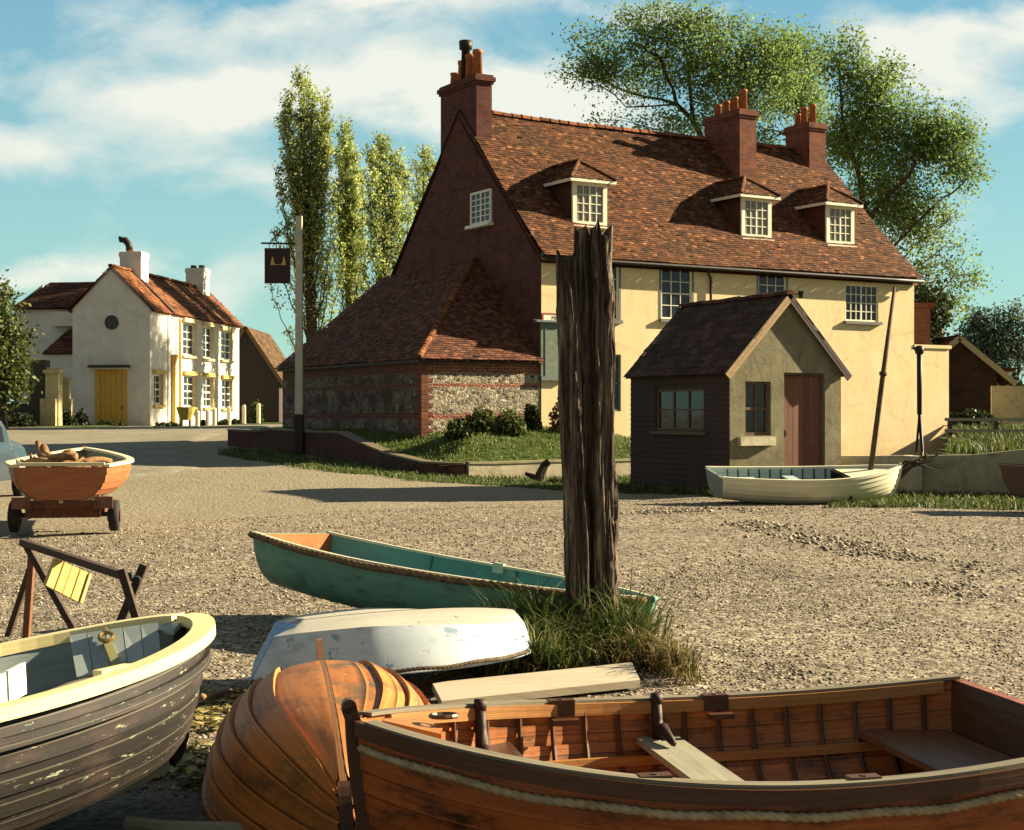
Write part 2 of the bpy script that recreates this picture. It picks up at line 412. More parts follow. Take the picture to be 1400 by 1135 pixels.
# ---------------------------------------------------------------- ground
def hbase(x, y):
    x = np.asarray(x, float); y = np.asarray(y, float)
    left = 1 - .8 * S((x + 3.5) / 6)
    return 1.15 * S((y - 24) / 42) * left * (1 - S((y - 200) / 300) * .3)
def hnoise(x, y):
    near = 1 - S((y - 45) / 40)
    return near * (.05 * fbm(x * .45, y * .45, 3) +   .013 * fbm(x * 2.3 + 9, y * 2.3, 4))
def h(x, y): return hbase(x, y) + hnoise(x, y)
def H(x, y): return float(h(x, y))
def axis(lo, hi, step, far_lo, far_hi):
    a = list(np.arange(lo, hi + 1e-6, step)); s = step
    while a[-1] < far_hi: s *= 1.18; a.append(a[-1] + s)
    s = step
    while a[0] > far_lo: s *= 1.25; a.insert(0, a[0] - s)
    return np.array(a)
def ground_mat():
    t = NT('gravel ground'); p = t.pos(); sx = t.n('ShaderNodeSeparateXYZ', Vector=p)
    big = t.noise(p, .5, 5, .6); mid = t.noise(p, 3.5, 6, .65)
    v1 = t.n('ShaderNodeTexVoronoi', Vector=p, Scale=38, Randomness=1.0); v2 = t.n('ShaderNodeTexVoronoi', Vector=p, Scale=13, Randomness=1.0)
    c1 = t.n('ShaderNodeSeparateColor', Color=v1.outputs['Color']).outputs[0]
    c2 = t.n('ShaderNodeSeparateColor', Color=v2.outputs['Color']).outputs[1]
    stone = t.ramp(t.math('ADD', t.math('MULTIPLY', c1, .6), t.math('MULTIPLY', c2, .4)),
                   [(.12, lin(.08, .061, .042)), (.38, lin(.205, .165, .113)), (.65, lin(.29, .24, .17)), (.9, lin(.43, .375, .28))])
    stone = t.mix(.6, stone, t.ramp(mid, [(.34, .5), (.66, 1.15)]), 'MULTIPLY')
    stone = t.mix(.5, stone, t.ramp(big, [(.34, .62), (.62, 1.1)]), 'MULTIPLY')
    # worn tarmac drive on the far left
    q = t.math('ADD', t.math('SUBTRACT', sx.outputs[1], t.math('MULTIPLY', sx.outputs[0], .9)), t.math('MULTIPLY', t.math('SUBTRACT', mid, .5), 9.0))
    tm = t.ramp(t.math('DIVIDE', t.math('SUBTRACT', q, 23.0), 8.0), [(0, 0), (1, .85)])
    tar = t.ramp(t.noise(p, 9, 7, .75), [(.3, lin(.17, .145, .095)), (.7, lin(.3, .26, .175))])
    c = t.mix(tm, stone, tar)
    # ground darker brown towards the viewer, round the foreground boats
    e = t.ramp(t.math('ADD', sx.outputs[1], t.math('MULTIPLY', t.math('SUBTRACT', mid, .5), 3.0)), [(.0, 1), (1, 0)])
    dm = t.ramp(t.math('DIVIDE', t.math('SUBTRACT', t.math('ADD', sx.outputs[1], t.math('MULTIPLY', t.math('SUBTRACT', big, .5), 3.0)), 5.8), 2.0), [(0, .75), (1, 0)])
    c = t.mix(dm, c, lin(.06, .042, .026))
    hh = t.math('ADD', t.math('MULTIPLY', v1.outputs['Distance'], -.5), t.math('ADD', t.math('MULTIPLY', v2.outputs['Distance'], -.8), t.math('MULTIPLY', mid, .5)))
    t.bump(hh, .022); return t.done(c, .92, .15)
gx = axis(-13, 13, .2, -1600, 1600); gy = axis(3, 52, .2, -400, 2200)
GX, GY = np.meshgrid(gx, gy); GZ = h(GX, GY)
nx, ny = len(gx), len(gy); idx = np.arange(nx * ny).reshape(ny, nx)
q = np.stack([idx[:-1, :-1], idx[:-1, 1:], idx[1:, 1:], idx[1:, :-1]], -1).reshape(-1, 4)
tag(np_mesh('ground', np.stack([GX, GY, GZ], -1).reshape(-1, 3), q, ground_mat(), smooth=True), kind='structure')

def inpoly(poly, x, y):
    x = np.asarray(x); y = np.asarray(y); c = np.zeros(x.shape, bool); n = len(poly)
    for i in range(n):
        x0, y0 = poly[i]; x1, y1 = poly[(i + 1) % n]
        if y0 == y1: continue
        k = ((y0 > y) != (y1 > y)) & (x < (x1 - x0) * (y - y0) / (y1 - y0) + x0); c ^= k
    return c
def drape(name, poly, step, eps, mat, wob=.3, zf=h):
    xs = np.array([p[0] for p in poly]); ys = np.array([p[1] for p in poly])
    ax = np.arange(xs.min() - step, xs.max() + step, step); ayy = np.arange(ys.min() - step, ys.max() + step, step)
    X, Y = np.meshgrid(ax, ayy); Z = zf(X, Y) + eps
    xc = X[:-1, :-1] + step / 2; yc = Y[:-1, :-1] + step / 2
    ok = inpoly(poly, xc + wob * 2 * fbm(xc * .9, yc * .9, 4), yc + wob * 2 * fbm(xc * .9 + 40, yc * .9, 4))
    i = np.arange(X.size).reshape(X.shape)
    q = np.stack([i[:-1, :-1], i[:-1, 1:], i[1:, 1:], i[1:, :-1]], -1)[ok]
    used = np.unique(q); rm = -np.ones(X.size, int); rm[used] = np.arange(len(used))
    if eps > 0:
        cnt = np.bincount(q.ravel(), minlength=X.size).reshape(X.shape); Z = np.where((cnt > 0) & (cnt < 4), Z - eps - .03, Z)
    return np_mesh(name, np.stack([X, Y, Z], -1).reshape(-1, 3)[used], rm[q], mat, smooth=True)
def road_mat():
    t = NT('worn tarmac'); p = t.pos()
    c = t.ramp(t.noise(p, 6, 8, .75), [(.3, lin(.15, .135, .095)), (.7, lin(.28, .25, .175))])
    c = t.mix(.5, c, t.ramp(t.noise(p, .6, 5, .6), [(.35, .6), (.65, 1.15)]), 'MULTIPLY')
    t.bump(t.noise(p, 60, 4), .006); return t.done(c, .85, .25)
ROADP = [(-60, 34), (-14, 31), (-9, 33.5), (-7.8, 38), (-10.4, 48), (-10.2, 58), (-9.2, 72), (-8, 95), (-11.4, 95), (-12.2, 74), (-13.6, 63.5), (-18, 61.5), (-60, 58)]
tag(drape('road', ROADP, .4, .05, road_mat(), .25), kind='structure')
def grass_mat(name, a, b, c):
    t = NT(name); p = t.pos(); k = t.ramp(t.noise(p, 2.2, 7, .7), [(.3, a), (.55, b), (.72, c)])
    k = t.mix(.6, k, t.ramp(t.noise(p, 30, 4, .6), [(.3, .4), (.7, 1.2)]), 'MULTIPLY'); t.bump(t.noise(p, 40, 4), .04); return t.done(k, .95, .1)
TURF = grass_mat('turf', lin(.035, .05, .012), lin(.07, .1, .022), lin(.13, .12, .04))
BLADE = m_leaf('grass blades', [(0, lin(.035, .055, .012)), (.5, lin(.075, .11, .022)), (.85, lin(.12, .14, .035)), (1, lin(.24, .2, .08))], .3)
BLADE_DRY = m_leaf('dry grass blades', [(0, lin(.05, .055, .016)), (.4, lin(.13, .11, .035)), (1, lin(.34, .25, .1))], .3)
def grass(name, P, hmin, hmax, wd, mat, lean=.5, parent=None):
    P = np.asarray(P, 'f'); n = len(P); a = RS.rand(n) * 2 * math.pi; hh = hmin + (hmax - hmin) * RS.rand(n) ** 1.5
    dx, dy = np.cos(a), np.sin(a); ln = lean * hh * (.3 + RS.rand(n)); b = RS.rand(n) * 2 * math.pi
    lx, ly = np.cos(b) * ln, np.sin(b) * ln
    Vv = np.zeros((n, 5, 3), 'f'); w_ = wd * (.6 + .8 * RS.rand(n))
    for k, (s, f, u) in enumerate(((-1, 0, 0), (1, 0, 0), (.75, .35, .6), (-.75, .35, .6))):
        Vv[:, k, 0] = P[:, 0] + s * dx * w_ + lx * f; Vv[:, k, 1] = P[:, 1] + s * dy * w_ + ly * f; Vv[:, k, 2] = P[:, 2] + hh * u - (.01 if u == 0 else 0)
    Vv[:, 4, 0] = P[:, 0] + lx; Vv[:, 4, 1] = P[:, 1] + ly; Vv[:, 4, 2] = P[:, 2] + hh * np.maximum(1 - .35 * lean * RS.rand(n), .3)
    i = np.arange(n)[:, None] * 5
    Fq = np.concatenate([i + np.array([[0, 1, 2]]), i + np.array([[0, 2, 3]]), i + np.array([[3, 2, 4]])])
    return tag(np_mesh(name, Vv.reshape(-1, 3), Fq, mat, parent), kind='stuff')
def scatter(poly, n, zf=h, wob=.25):
    xs = [p[0] for p in poly]; ys = [p[1] for p in poly]
    x = RS.uniform(min(xs), max(xs), n * 3); y = RS.uniform(min(ys), max(ys), n * 3)
    ok = inpoly(poly, x + wob * 2 * fbm(x * .9, y * .9, 4), y + wob * 2 * fbm(x * .9 + 40, y * .9, 4)); x = x[ok][:n]; y = y[ok][:n]
    return np.stack([x, y, zf(x, y)], -1)

# loose stones: distorted octahedra
def stones(name, x, y, r, mat, lift=.25):
    n = len(x); z = h(x, y)
    base = np.array([(1, 0, 0), (0, 1, 0), (-1, 0, 0), (0, -1, 0), (0, 0, .75), (0, 0, -.6)], 'f')
    V = base[None] * (r[:, None, None] * (.65 + .7 * RS.rand(n, 6, 1))) ; a = RS.rand(n) * 6.283; c, s = np.cos(a), np.sin(a)
    st = 1 + .6 * RS.rand(n)[:, None]
    X = V[:, :, 0] * st; Yy = V[:, :, 1]
    V = np.stack([X * c[:, None] - Yy * s[:, None] + x[:, None], X * s[:, None] + Yy * c[:, None] + y[:, None], V[:, :, 2] + (z + r * lift)[:, None]], -1)
    f = np.array([(0, 1, 4), (1, 2, 4), (2, 3, 4), (3, 0, 4), (1, 0, 5), (2, 1, 5), (3, 2, 5), (0, 3, 5)])
    Fq = (np.arange(n)[:, None, None] * 6 + f[None]).reshape(-1, 3)
    return tag(np_mesh(name, V.reshape(-1, 3), Fq, mat), kind='stuff')
def stone_mat():
    t = NT('loose flint stones'); c = t.ramp(t.rnd(), [(0, lin(.05, .038, .028)), (.35, lin(.175, .14, .098)), (.8, lin(.3, .25, .18)), (1, lin(.54, .48, .38))])
    return t.done(c, .85, .2)
STONE = stone_mat()
def wedge(n, y0, y1, p):
    y = y0 + (y1 - y0) * RS.rand(n) ** p; x = (RS.rand(n) * 2 - 1) * (.37 * y + .5); return x, y
x, y = wedge(60000, 6.5, 17, 1.0); k = fbm(x * .8, y * .8, 4) + .5 * fbm(x * .2 + 5, y * .2, 2) > RS.rand(len(x)) * .9 - .55
x, y = x[k], y[k]; stones('gravel', x, y, .004 + .0105 * RS.rand(len(x)) ** 2.5, STONE)
x, y = wedge(42000, 13, 31, .8); k = (fbm(x * .5 + 9, y * .5, 4) > RS.rand(len(x)) * .9 - .5) & (y - .9 * x < 28); x, y = x[k], y[k]
stones('gravel', x, y, .007 + .014 * RS.rand(len(x)) ** 2.4, STONE)
# lines of coarse flints thrown up across the hard
def line_stones(a, b, n, sp, r0, r1):
    t_ = RS.rand(n); x = a[0] + (b[0] - a[0]) * t_ + RS.randn(n) * sp; y = a[1] + (b[1] - a[1]) * t_ + RS.randn(n) * sp * 1.3
    k = vnoise(x * 1.6, y * 1.6) > -.12
    return x[k], y[k], (r0 + (r1 - r0) * RS.rand(n) ** 2)[k]
L = [line_stones((3.5, 22.6), (4.9, 16.0), 900, .28, .012, .04), line_stones((1.6, 25.3), (3.9, 25.6), 700, .22, .012, .04), line_stones((3.2, 13.3), (4.6, 15.2), 300, .3, .01, .03)]
stones('gravel', np.concatenate([l[0] for l in L]), np.concatenate([l[1] for l in L]), np.concatenate([l[2] for l in L]), STONE)
# ---------------------------------------------------------------- building helpers
def wall_grid(mb, fr, u0, u1, z0, z1, v, holes, depth=.1, m=0, mr=None):
    us = sorted(set([u0, u1] + [a for hh in holes for a in hh[:2]])); zs = sorted(set([z0, z1] + [a for hh in holes for a in hh[2:]]))
    for i in range(len(us) - 1):
        for j in range(len(zs) - 1):
            uc = (us[i] + us[i + 1]) / 2; zc = (zs[j] + zs[j + 1]) / 2
            if any(a < uc < b and c < zc < d_ for a, b, c, d_ in holes): continue
            mb.poly([fr.P(us[i], v, zs[j]), fr.P(us[i + 1], v, zs[j]), fr.P(us[i + 1], v, zs[j + 1]), fr.P(us[i], v, zs[j + 1])], None, m)
    for a, b, c, d_ in holes:
        e = v + depth; k = m if mr is None else mr
        mb.poly([fr.P(a, v, c), fr.P(a, v, d_), fr.P(a, e, d_), fr.P(a, e, c)], None, k)
        mb.poly([fr.P(b, v, c), fr.P(b, e, c), fr.P(b, e, d_), fr.P(b, v, d_)], None, k)
        mb.poly([fr.P(a, v, d_), fr.P(b, v, d_), fr.P(b, e, d_), fr.P(a, e, d_)], None, k)
        mb.poly([fr.P(a, v, c), fr.P(a, e, c), fr.P(b, e, c), fr.P(b, v, c)], None, k)
def window(parent, fr, u0, u1, z0, z1, v, cols, rows, mat=None, fw=.06, bw=.025, glass=None, sash=0, name='window', sill=None, label=None):
    mat = mat or WPAINT; mb = MB(); B = lambda *a: mb.box(*a, fr=fr)
    B(u0, u0 + fw, v, v + .07, z0, z1); B(u1 - fw, u1, v, v + .07, z0, z1)
    B(u0 + fw, u1 - fw, v, v + .07, z1 - fw, z1); B(u0 + fw, u1 - fw, v, v + .07, z0, z0 + fw)
    ia, ib, ja, jb = u0 + fw, u1 - fw, z0 + fw, z1 - fw
    for c in range(1, cols):
        x = ia + (ib - ia) * c / cols; ww = bw * (2.2 if sash == 2 and c == cols // 2 else 1)
        B(x - ww / 2, x + ww / 2, v + .012, v + .05, ja, jb)
    for r in range(1, rows):
        z = ja + (jb - ja) * r / rows; ww = bw * (1.8 if sash == 1 and r == rows // 2 else 1)
        B(ia, ib, v + .016, v + .046, z - ww / 2, z + ww / 2)
    o = mb.build(name, mat, parent)
    if label: o['label'] = label
    p = MB(); p.poly([fr.P(ia, v + .04, ja), fr.P(ib, v + .04, ja), fr.P(ib, v + .04, jb), fr.P(ia, v + .04, jb)]); p.build('pane', glass or GLASS, o)
    if sill:
        s = MB(); s.box(u0 - .08, u1 + .08, v - .14, v + .065, z0 - .1, z0 - .005, fr); s.build('sill', sill, o)
    return o
def in2(poly, x, y):
    c = False; n = len(poly)
    for i in range(n):
        (x0, y0), (x1, y1) = poly[i], poly[(i + 1) % n]
        if (y0 > y) != (y1 > y) and x < (x1 - x0) * (y - y0) / (y1 - y0) + x0: c = not c
    return c
def tile_plane(mb, P, gauge=.11, tw=.17, th=.02, wave=.03, bend=None, base=None):
    "lay single plain tiles on polygon P (first edge is the eave, counter-clockwise seen from above)"
    P = [Vector(p) for p in P]; du = (P[1] - P[0]).normalized(); n = (P[1] - P[0]).cross(P[-1] - P[0]).normalized()
    if n.z < 0: n = -n
    dv = n.cross(du)
    q = [((p - P[0]).dot(du), (p - P[0]).dot(dv)) for p in P]
    u0, u1 = min(a for a, b in q), max(a for a, b in q); s1 = max(b for a, b in q)
    mb.poly([p - n * (base or (.03 + wave * 1.2)) for p in P])
    def at(u, s, e):
        k = wave * float(fbm(u * .35 + P[0].x, s * .45 + P[0].y, 3)) if wave else 0
        if bend: k += bend(u, s)
        return P[0] + du * u + dv * s + n * (e + k)
    rows = int(s1 / gauge) + 1
    for j in range(rows):
        s = j * gauge; off = (j % 2) * .5 * tw + random.uniform(-.01, .01); k = 0
        xs_ = []; sm_ = s + gauge * .5
        for i_ in range(len(q)):
            (xa, ya), (xb, yb) = q[i_], q[(i_ + 1) % len(q)]
            if (ya > sm_) != (yb > sm_): xs_.append(xa + (xb - xa) * (sm_ - ya) / (yb - ya))
        if len(xs_) < 2: continue
        ua, ub = min(xs_), max(xs_)
        while u0 + k * tw - off < u1:
            u = u0 + k * tw - off; k += 1
            if u + tw < ua + .025 or u > ub - .025: continue
            ue = min(u + tw, ub + random.uniform(-.008, .008)); u = max(u, ua + random.uniform(-.008, .008))
            t1 = th * random.uniform(.7, 1.35); g = (ue - u) * random.uniform(.965, .995); sk = random.uniform(-.006, .006); lo = s - random.uniform(.0, .012)
            if random.random() < .012: t1 *= 1.9
            a0 = at(u, lo + sk, t1); a1 = at(u + g, lo - sk, t1 * random.uniform(.85, 1.15)); a2 = at(u + g, s + gauge * 1.25, .004); a3 = at(u, s + gauge * 1.25, .004)
            i = [mb.v(p) for p in (a0, a1, a2, a3, at(u, lo + sk, -.01), at(u + g, lo - sk, -.01))]
            mb.face((i[0], i[1], i[2], i[3])); mb.face((i[4], i[5], i[1], i[0]))
def ridge_tiles(mb, a, b, r=.12, L=.33, sag=0.0):
    a = Vector(a); b = Vector(b); n = max(1, int((b - a).length / L)); d_ = (b - a) / n; t = d_.normalized()
    rr = t.cross(Vector((0, 0, 1))).normalized(); up = rr.cross(t)
    for k in range(n):
        p = a + d_ * k; e = a + d_ * (k + 1.06); r0 = r * random.uniform(1.0, 1.12); r1 = r * .92; j = Vector((0, 0, random.uniform(-.012, .012)))
        R = []
        for (c, q) in ((p + j, r0), (e + j, r1)):
            R.append([mb.v(c + rr * math.cos(x) * q + up * math.sin(x) * q) for x in [math.pi * i / 6 for i in range(7)]])
        for i in range(6): mb.face((R[0][i], R[1][i], R[1][i + 1], R[0][i + 1]))
        mb.face(R[0])
def chimney(parent, fr, u0, u1, v0, v1, z0, z1, pots, mat, corb=.07, pmat=None, capz=.28, flash=False, name='chimney'):
    mb = MB(); mb.box(u0, u1, v0, v1, z0, z1 - capz, fr)
    mb.box(u0 - corb * .5, u1 + corb * .5, v0 - corb * .5, v1 + corb * .5, z1 - capz, z1 - capz + .08, fr)
    mb.box(u0 - corb, u1 + corb, v0 - corb, v1 + corb, z1 - capz + .08, z1 - .07, fr)
    mb.box(u0 - corb * .4, u1 + corb * .4, v0 - corb * .4, v1 + corb * .4, z1 - .07, z1, fr)
    o = mb.build(name, mat, parent)
    for (u, v, hh, r) in pots:
        p = MB(); c = fr.P(u, v, z1 - .02)
        p.tube([c, c + Vector((0, 0, hh * .85)), c + Vector((0, 0, hh * .86)), c + Vector((0, 0, hh))], [r, r * .82, r * .98, r * .95], 12)
        p.cyl(c + Vector((0, 0, hh)), r * .7, r * .7, .004, 12)
        p.build('chimney_pot', pmat or TERRA, o, True)
    if flash:
        f = MB(); f.box(u0 - .012, u1 + .012, v0 - .03, v0 + .2, z0 + .25, z0 + .5, fr); f.build('flashing', LEAD, o)
    return o

# ---------------------------------------------------------------- the inn
IN = Fr((.82, 42), (.863, .505), (-.505, .863)); LEN, DEP, EZ, RV, RZ = 14.35, 9.6, 6.2, 4.75, 11.05
SL = (RZ - EZ) / RV
inn = thing('inn', 'long cream rendered inn with mauve brick gable, tiled roof and three dormers', 'inn', IN.P(0, 0, 0))
W1u = IN.on_front(812, 360)[0], IN.on_front(845, 360)[0]; zz = [IN.on_front(828, 360)[1], IN.on_front(828, 437)[1]]
def rect(x0, y0, x1, y1):
    a = IN.on_front(x0, y0); b = IN.on_front(x1, y1); return (a[0], b[0], (IN.on_front(x0, y1)[1] + b[1]) / 2, (a[1] + IN.on_front(x1, y0)[1]) / 2)
wins = [rect(808, 360, 846, 437), rect(904, 366, 946, 436), rect(1037, 372, 1075, 438), rect(1156, 389, 1201, 439)]
low = [rect(812, 484, 849, 562), rect(905, 486, 947, 562)]
mb = MB(); holes = wins + low
wall_grid(mb, IN, 0.002, LEN, 0, EZ + .02, 0, holes, .11)
mb.poly([IN.P(LEN, 0, 0), IN.P(LEN, DEP, 0), IN.P(LEN, DEP, EZ), IN.P(LEN, RV, RZ - .05), IN.P(LEN, 0, EZ)])
mb.poly([IN.P(LEN, DEP, 0), IN.P(0, DEP, 0), IN.P(0, DEP, EZ), IN.P(LEN, DEP, EZ)])
mb.build('wall', CREAM, inn)
mb = MB(); mb.poly([IN.P(0, DEP, 0), IN.P(0, 0, 0), IN.P(0, 0, EZ - .1), IN.P(0, RV, RZ - .14), IN.P(0, DEP, EZ - .1)])
mb.poly([IN.P(0, 0, 0), IN.P(.002, 0, 0), IN.P(.002, 0, EZ), IN.P(0, 0, EZ)])
mb.build('gable_wall', BRICK, inn)
mb = MB(); mb.box(LEN, LEN + 1.62, .02, .42, 0, 3.86, IN); mb.box(LEN - .02 + .02, LEN + 1.7, -.03, .47, 3.86, 3.97, IN); mb.build('wing_wall', CREAM, inn)
mb = MB()
ov = .27
P = [IN.P(-.07, -ov, EZ - ov * SL * .45), IN.P(LEN + .12, -ov, EZ - ov * SL * .45), IN.P(LEN + .12, RV, RZ), IN.P(-.07, RV, RZ)]
tile_plane(mb, P, .105, .165, .02, .05, base=.24, bend=lambda u, s: .05 * math.exp(-s / .6) - .05 * math.sin(math.pi * min(max(u / LEN, 0), 1)) * (s / 6.8) - .06 * math.sin(math.pi * min(s / 6.8, 1)))
mb.poly([IN.P(LEN + .12, DEP + ov, EZ - .2), IN.P(-.07, DEP + ov, EZ - .2), IN.P(-.07, RV, RZ), IN.P(LEN + .12, RV, RZ)])
roof = mb.build('roof', TILE, inn)
mb = MB(); pts = [IN.P(u, RV, RZ - .05 - .06 * math.sin(math.pi * u / LEN) + .03 * float(fbm(u * .5, 1, 2))) for u in np.linspace(.4, LEN, 9)]
for a, b in zip(pts[:-1], pts[1:]): ridge_tiles(mb, a, b, .13)
mb.build('ridge_tiles', TILE_O, roof)
mb = MB(); mb.box(-.05, LEN + .1, -.2, -.005, EZ - .16, EZ - .06, IN); mb.build('soffit', m_plain('dark eaves board', lin(.05, .03, .02)), inn)
mb = MB(); mb.tube([IN.P(u, -ov - .05, EZ - .17 - .02 * u / LEN) for u in np.linspace(-.05, LEN + .1, 12)], .055, 8); mb.build('gutter', DARKIRON, inn, True)
mb = MB(); u = IN.on_front(970, 390)[0]
mb.tube([IN.P(u - .25, -ov - .05, EZ - .22), IN.P(u - .2, -.2, EZ - .34), IN.P(u, -.07, EZ - .45), IN.P(u, -.07, .3)], .04, 8)
for z in (1.5, 3.2, 4.8): mb.cyl(IN.P(u, -.07, z), .055, .055, .06, 8)
mb.build('downpipe', DARKIRON, inn, True)
for k, r in enumerate(wins):
    if k < 3: window(inn, IN, r[0], r[1], r[2], r[3], .03, 3, 4, None, .05, .022, sash=1, sill=GPAINT)
    else: window(inn, IN, r[0], r[1], r[2], r[3], .03, 6, 4, None, .05, .026, sash=2, sill=m_plain('slate sill', lin(.12, .11, .1)), label='wide casement window of small panes')
    if k < 3:
        f = MB(); a, b, c, d_ = r
        f.box(a - .07, a - .003, -.012, .02, c - .02, d_ + .05, IN); f.box(b + .003, b + .07, -.012, .02, c - .02, d_ + .05, IN); f.box(a - .003, b + .003, -.012, .02, d_ + .003, d_ + .06, IN)
        f.build('architrave', GPAINT, inn)
for r in low: window(inn, IN, r[0], r[1], r[2], r[3], .03, 3, 4, GPAINT, .06, .022, sash=1)
# gable window (white casement standing proud of the brick)
a = IN.on_side(673, 258); b = IN.on_side(645, 312)
GF = Fr(IN.P(0, 0, 0), (-.505 * -1, .863 * -1), (.863, .505))      # seen from outside the gable: u runs towards the front corner
window(inn, GF, -b[0], -a[0], b[1] + .06, a[1] + .02, -.06, 4, 5, WPAINT, .07, .03, sash=2, sill=WPAINT, label='small white casement high in the brick gable')
# chimneys
c1 = chimney(inn, IN, -.012, .52, 3.72, 6.05, 8.6, 11.95, [(.26, 4.15, .85, .16), (.26, 4.62, .8, .16), (.26, 5.1, .7, .16), (.26, 5.6, .42, .16)], BRICK, .09)
mb = MB(); c = IN.P(.26, 4.9, 11.93); mb.tube([c, c + Vector((0, 0, 1.0)), c + Vector((0, 0, 1.02)), c + Vector((0, 0, 1.28))], [.15, .13, .2, .21], 10); mb.build('chimney_cowl', DARKIRON, c1, True)
chimney(inn, IN, 9.5, 10.2, 3.0, 4.9, 8.7, 11.75, [(9.85, 3.25, .72, .14), (9.85, 3.7, .55, .13), (9.85, 4.15, .5, .13), (9.85, 4.6, .45, .13)], BRICK_O, .07)
chimney(inn, IN, 13.35, 14.1, 3.95, 5.2, 9.6, 11.85, [(13.72, 4.2, .7, .13), (13.72, 4.65, .68, .13), (13.72, 4.98, .5, .12)], BRICK_O, .07, flash=True)
# dormers
def dormer(u0):
    vd, w_, zb, zt = .95, 1.2, 7.18, 8.52; u1 = u0 + w_; vb = (zt - EZ) / SL
    mb = MB()
    for (x, s) in ((u0 + .02, -1), (u1 - .02, 1)):
        f = [IN.P(x, vd + .03, zb - .1), IN.P(x, vd + .03, zt), IN.P(x, vb + .1, zt)]
        mb.poly(f[::-1] if s < 0 else f)
    mb.box(u0 + .05, u1 - .05, vd + .075, vd + .12, zb - .1, zt - .02, IN)
    do = mb.build('dormer', TILE_D, inn)
    wn_ = window(do, IN, u0, u1, zb, zt - .02, vd, 1, 1, WPAINT, .14, .03, PANE_L)
    mb = MB(); a, b, c, d_ = u0 + .14, u1 - .14, zb + .14, zt - .16
    for k in range(1, 4):
        x = a + (b - a) * k / 4; ww = .05 if k == 2 else .026; mb.box(x - ww / 2, x + ww / 2, vd + .012, vd + .036, c, d_, IN)
    for k in range(1, 4): z = c + (d_ - c) * k / 4; mb.box(a, b, vd + .016, vd + .034, z - .013, z + .013, IN)
    mb.box(u0 - .04, u1 + .04, vd - .1, vd - .003, zb - .05, zb, IN)
    mb.build('glazing_bars', WPAINT, do)
    o = .2; zr = zt + .66; vr = vd + .62; vk = (zr - EZ) / SL + .1; A, B = u0 - o, u1 + o; fz = zt + .02; um = (u0 + u1) / 2
    mb = MB(); vv = vb + .25
    tile_plane(mb, [IN.P(A, vd - o, fz), IN.P(B, vd - o, fz), IN.P(um, vr, zr)], .1, .16, .018, 0)
    tile_plane(mb, [IN.P(A, vv, fz), IN.P(A, vd - o, fz), IN.P(um, vr, zr), IN.P(um, vk, zr)], .1, .16, .018, 0)
    tile_plane(mb, [IN.P(B, vd - o, fz), IN.P(B, vv, fz), IN.P(um, vk, zr), IN.P(um, vr, zr)], .1, .16, .018, 0)
    ridge_tiles(mb, IN.P(um, vr, zr), IN.P(um, vk, zr), .09); ridge_tiles(mb, IN.P(A, vd - o, fz), IN.P(um, vr, zr), .07); ridge_tiles(mb, IN.P(B, vd - o, fz), IN.P(um, vr, zr), .07)
    mb.build('dormer_roof', TILE, do)
    mb = MB(); mb.box(A, B, vd - o, vd - o + .03, fz - .1, fz - .005, IN); mb.box(A, A + .03, vd - o + .03, vv, fz - .1, fz - .005, IN); mb.box(B - .03, B, vd - o + .03, vv, fz - .1, fz - .005, IN)
    mb.box(A + .03, B - .03, vd - o + .03, vd + .02, fz - .07, fz - .04, IN)
    mb.build('fascia', WPAINT, do)
for u0 in (1.66, 7.92, 11.42): dormer(u0)
mb = MB(); mb.cyl(IN.P(IN.on_front(1088, 404)[0], -.25, IN.on_front(1088, 408)[1]), .07, .1, .22, 8); a_ = IN.P(IN.on_front(1088, 404)[0], -.25, IN.on_front(1088, 404)[1]); mb.tube([a_ + Vector((0, 0, .05)), IN.P(IN.on_front(1088, 404)[0], 0, IN.on_front(1088, 402)[1])], .02, 6)
mb.build('wall_lamp', DARKIRON, inn)
# notice board and little framed notice at the corner of the inn
r = rect(737, 441, 775, 520)
nb = thing('notice_board', 'tall grey green board fixed to the cream wall beside the weathered post', 'notice board', IN.P(r[0], -.05, r[2]))
mb = MB(); mb.box(r[0] + .01, r[1], -.09, -.03, r[2], r[3], IN); mb.build('board', m_mottle('grey green boards', lin(.13, .17, .13), lin(.2, .24, .18), 8), nb)
mb = MB(); mb.box(r[0] + .01, r[1], -.12, -.093, r[2], r[2] + .12, IN); mb.box(r[0] + .14, r[0] + .17, -.105, -.093, r[2] + .12, r[3], IN); mb.build('batten', GPAINT, nb)
mb = MB(); mb.hexa([IN.P(r[0] - .2, -.2, r[3]), IN.P(r[1], -.2, r[3]), IN.P(r[1], -.0, r[3] + .03), IN.P(r[0] - .2, -.0, r[3] + .03), IN.P(r[0] - .2, -.2, r[3] + .05), IN.P(r[1], -.2, r[3] + .05), IN.P(r[1], 0, r[3] + .08), IN.P(r[0] - .2, 0, r[3] + .08)]); mb.build('canopy', GPAINT, nb)
r2 = rect(742, 430, 775, 440.3)
sg = thing('wall_sign', 'small red framed cream sign above the grey green board', 'sign', IN.P(r2[0], -.05, r2[2]))
mb = MB(); mb.box(r2[0], r2[1], -.05, -.02, r2[2] + .04, r2[3], IN); mb.build('panel', WPAINT, sg)
mb = MB(); redp = m_plain('red paint', lin(.36, .05, .025)); mb.box(r2[0] - .05, r2[0] - .002, -.06, -.02, r2[2] + .04, r2[3] + .04, IN); mb.box(r2[0] - .002, r2[1], -.06, -.02, r2[3] + .002, r2[3] + .04, IN); mb.build('frame', redp, sg)
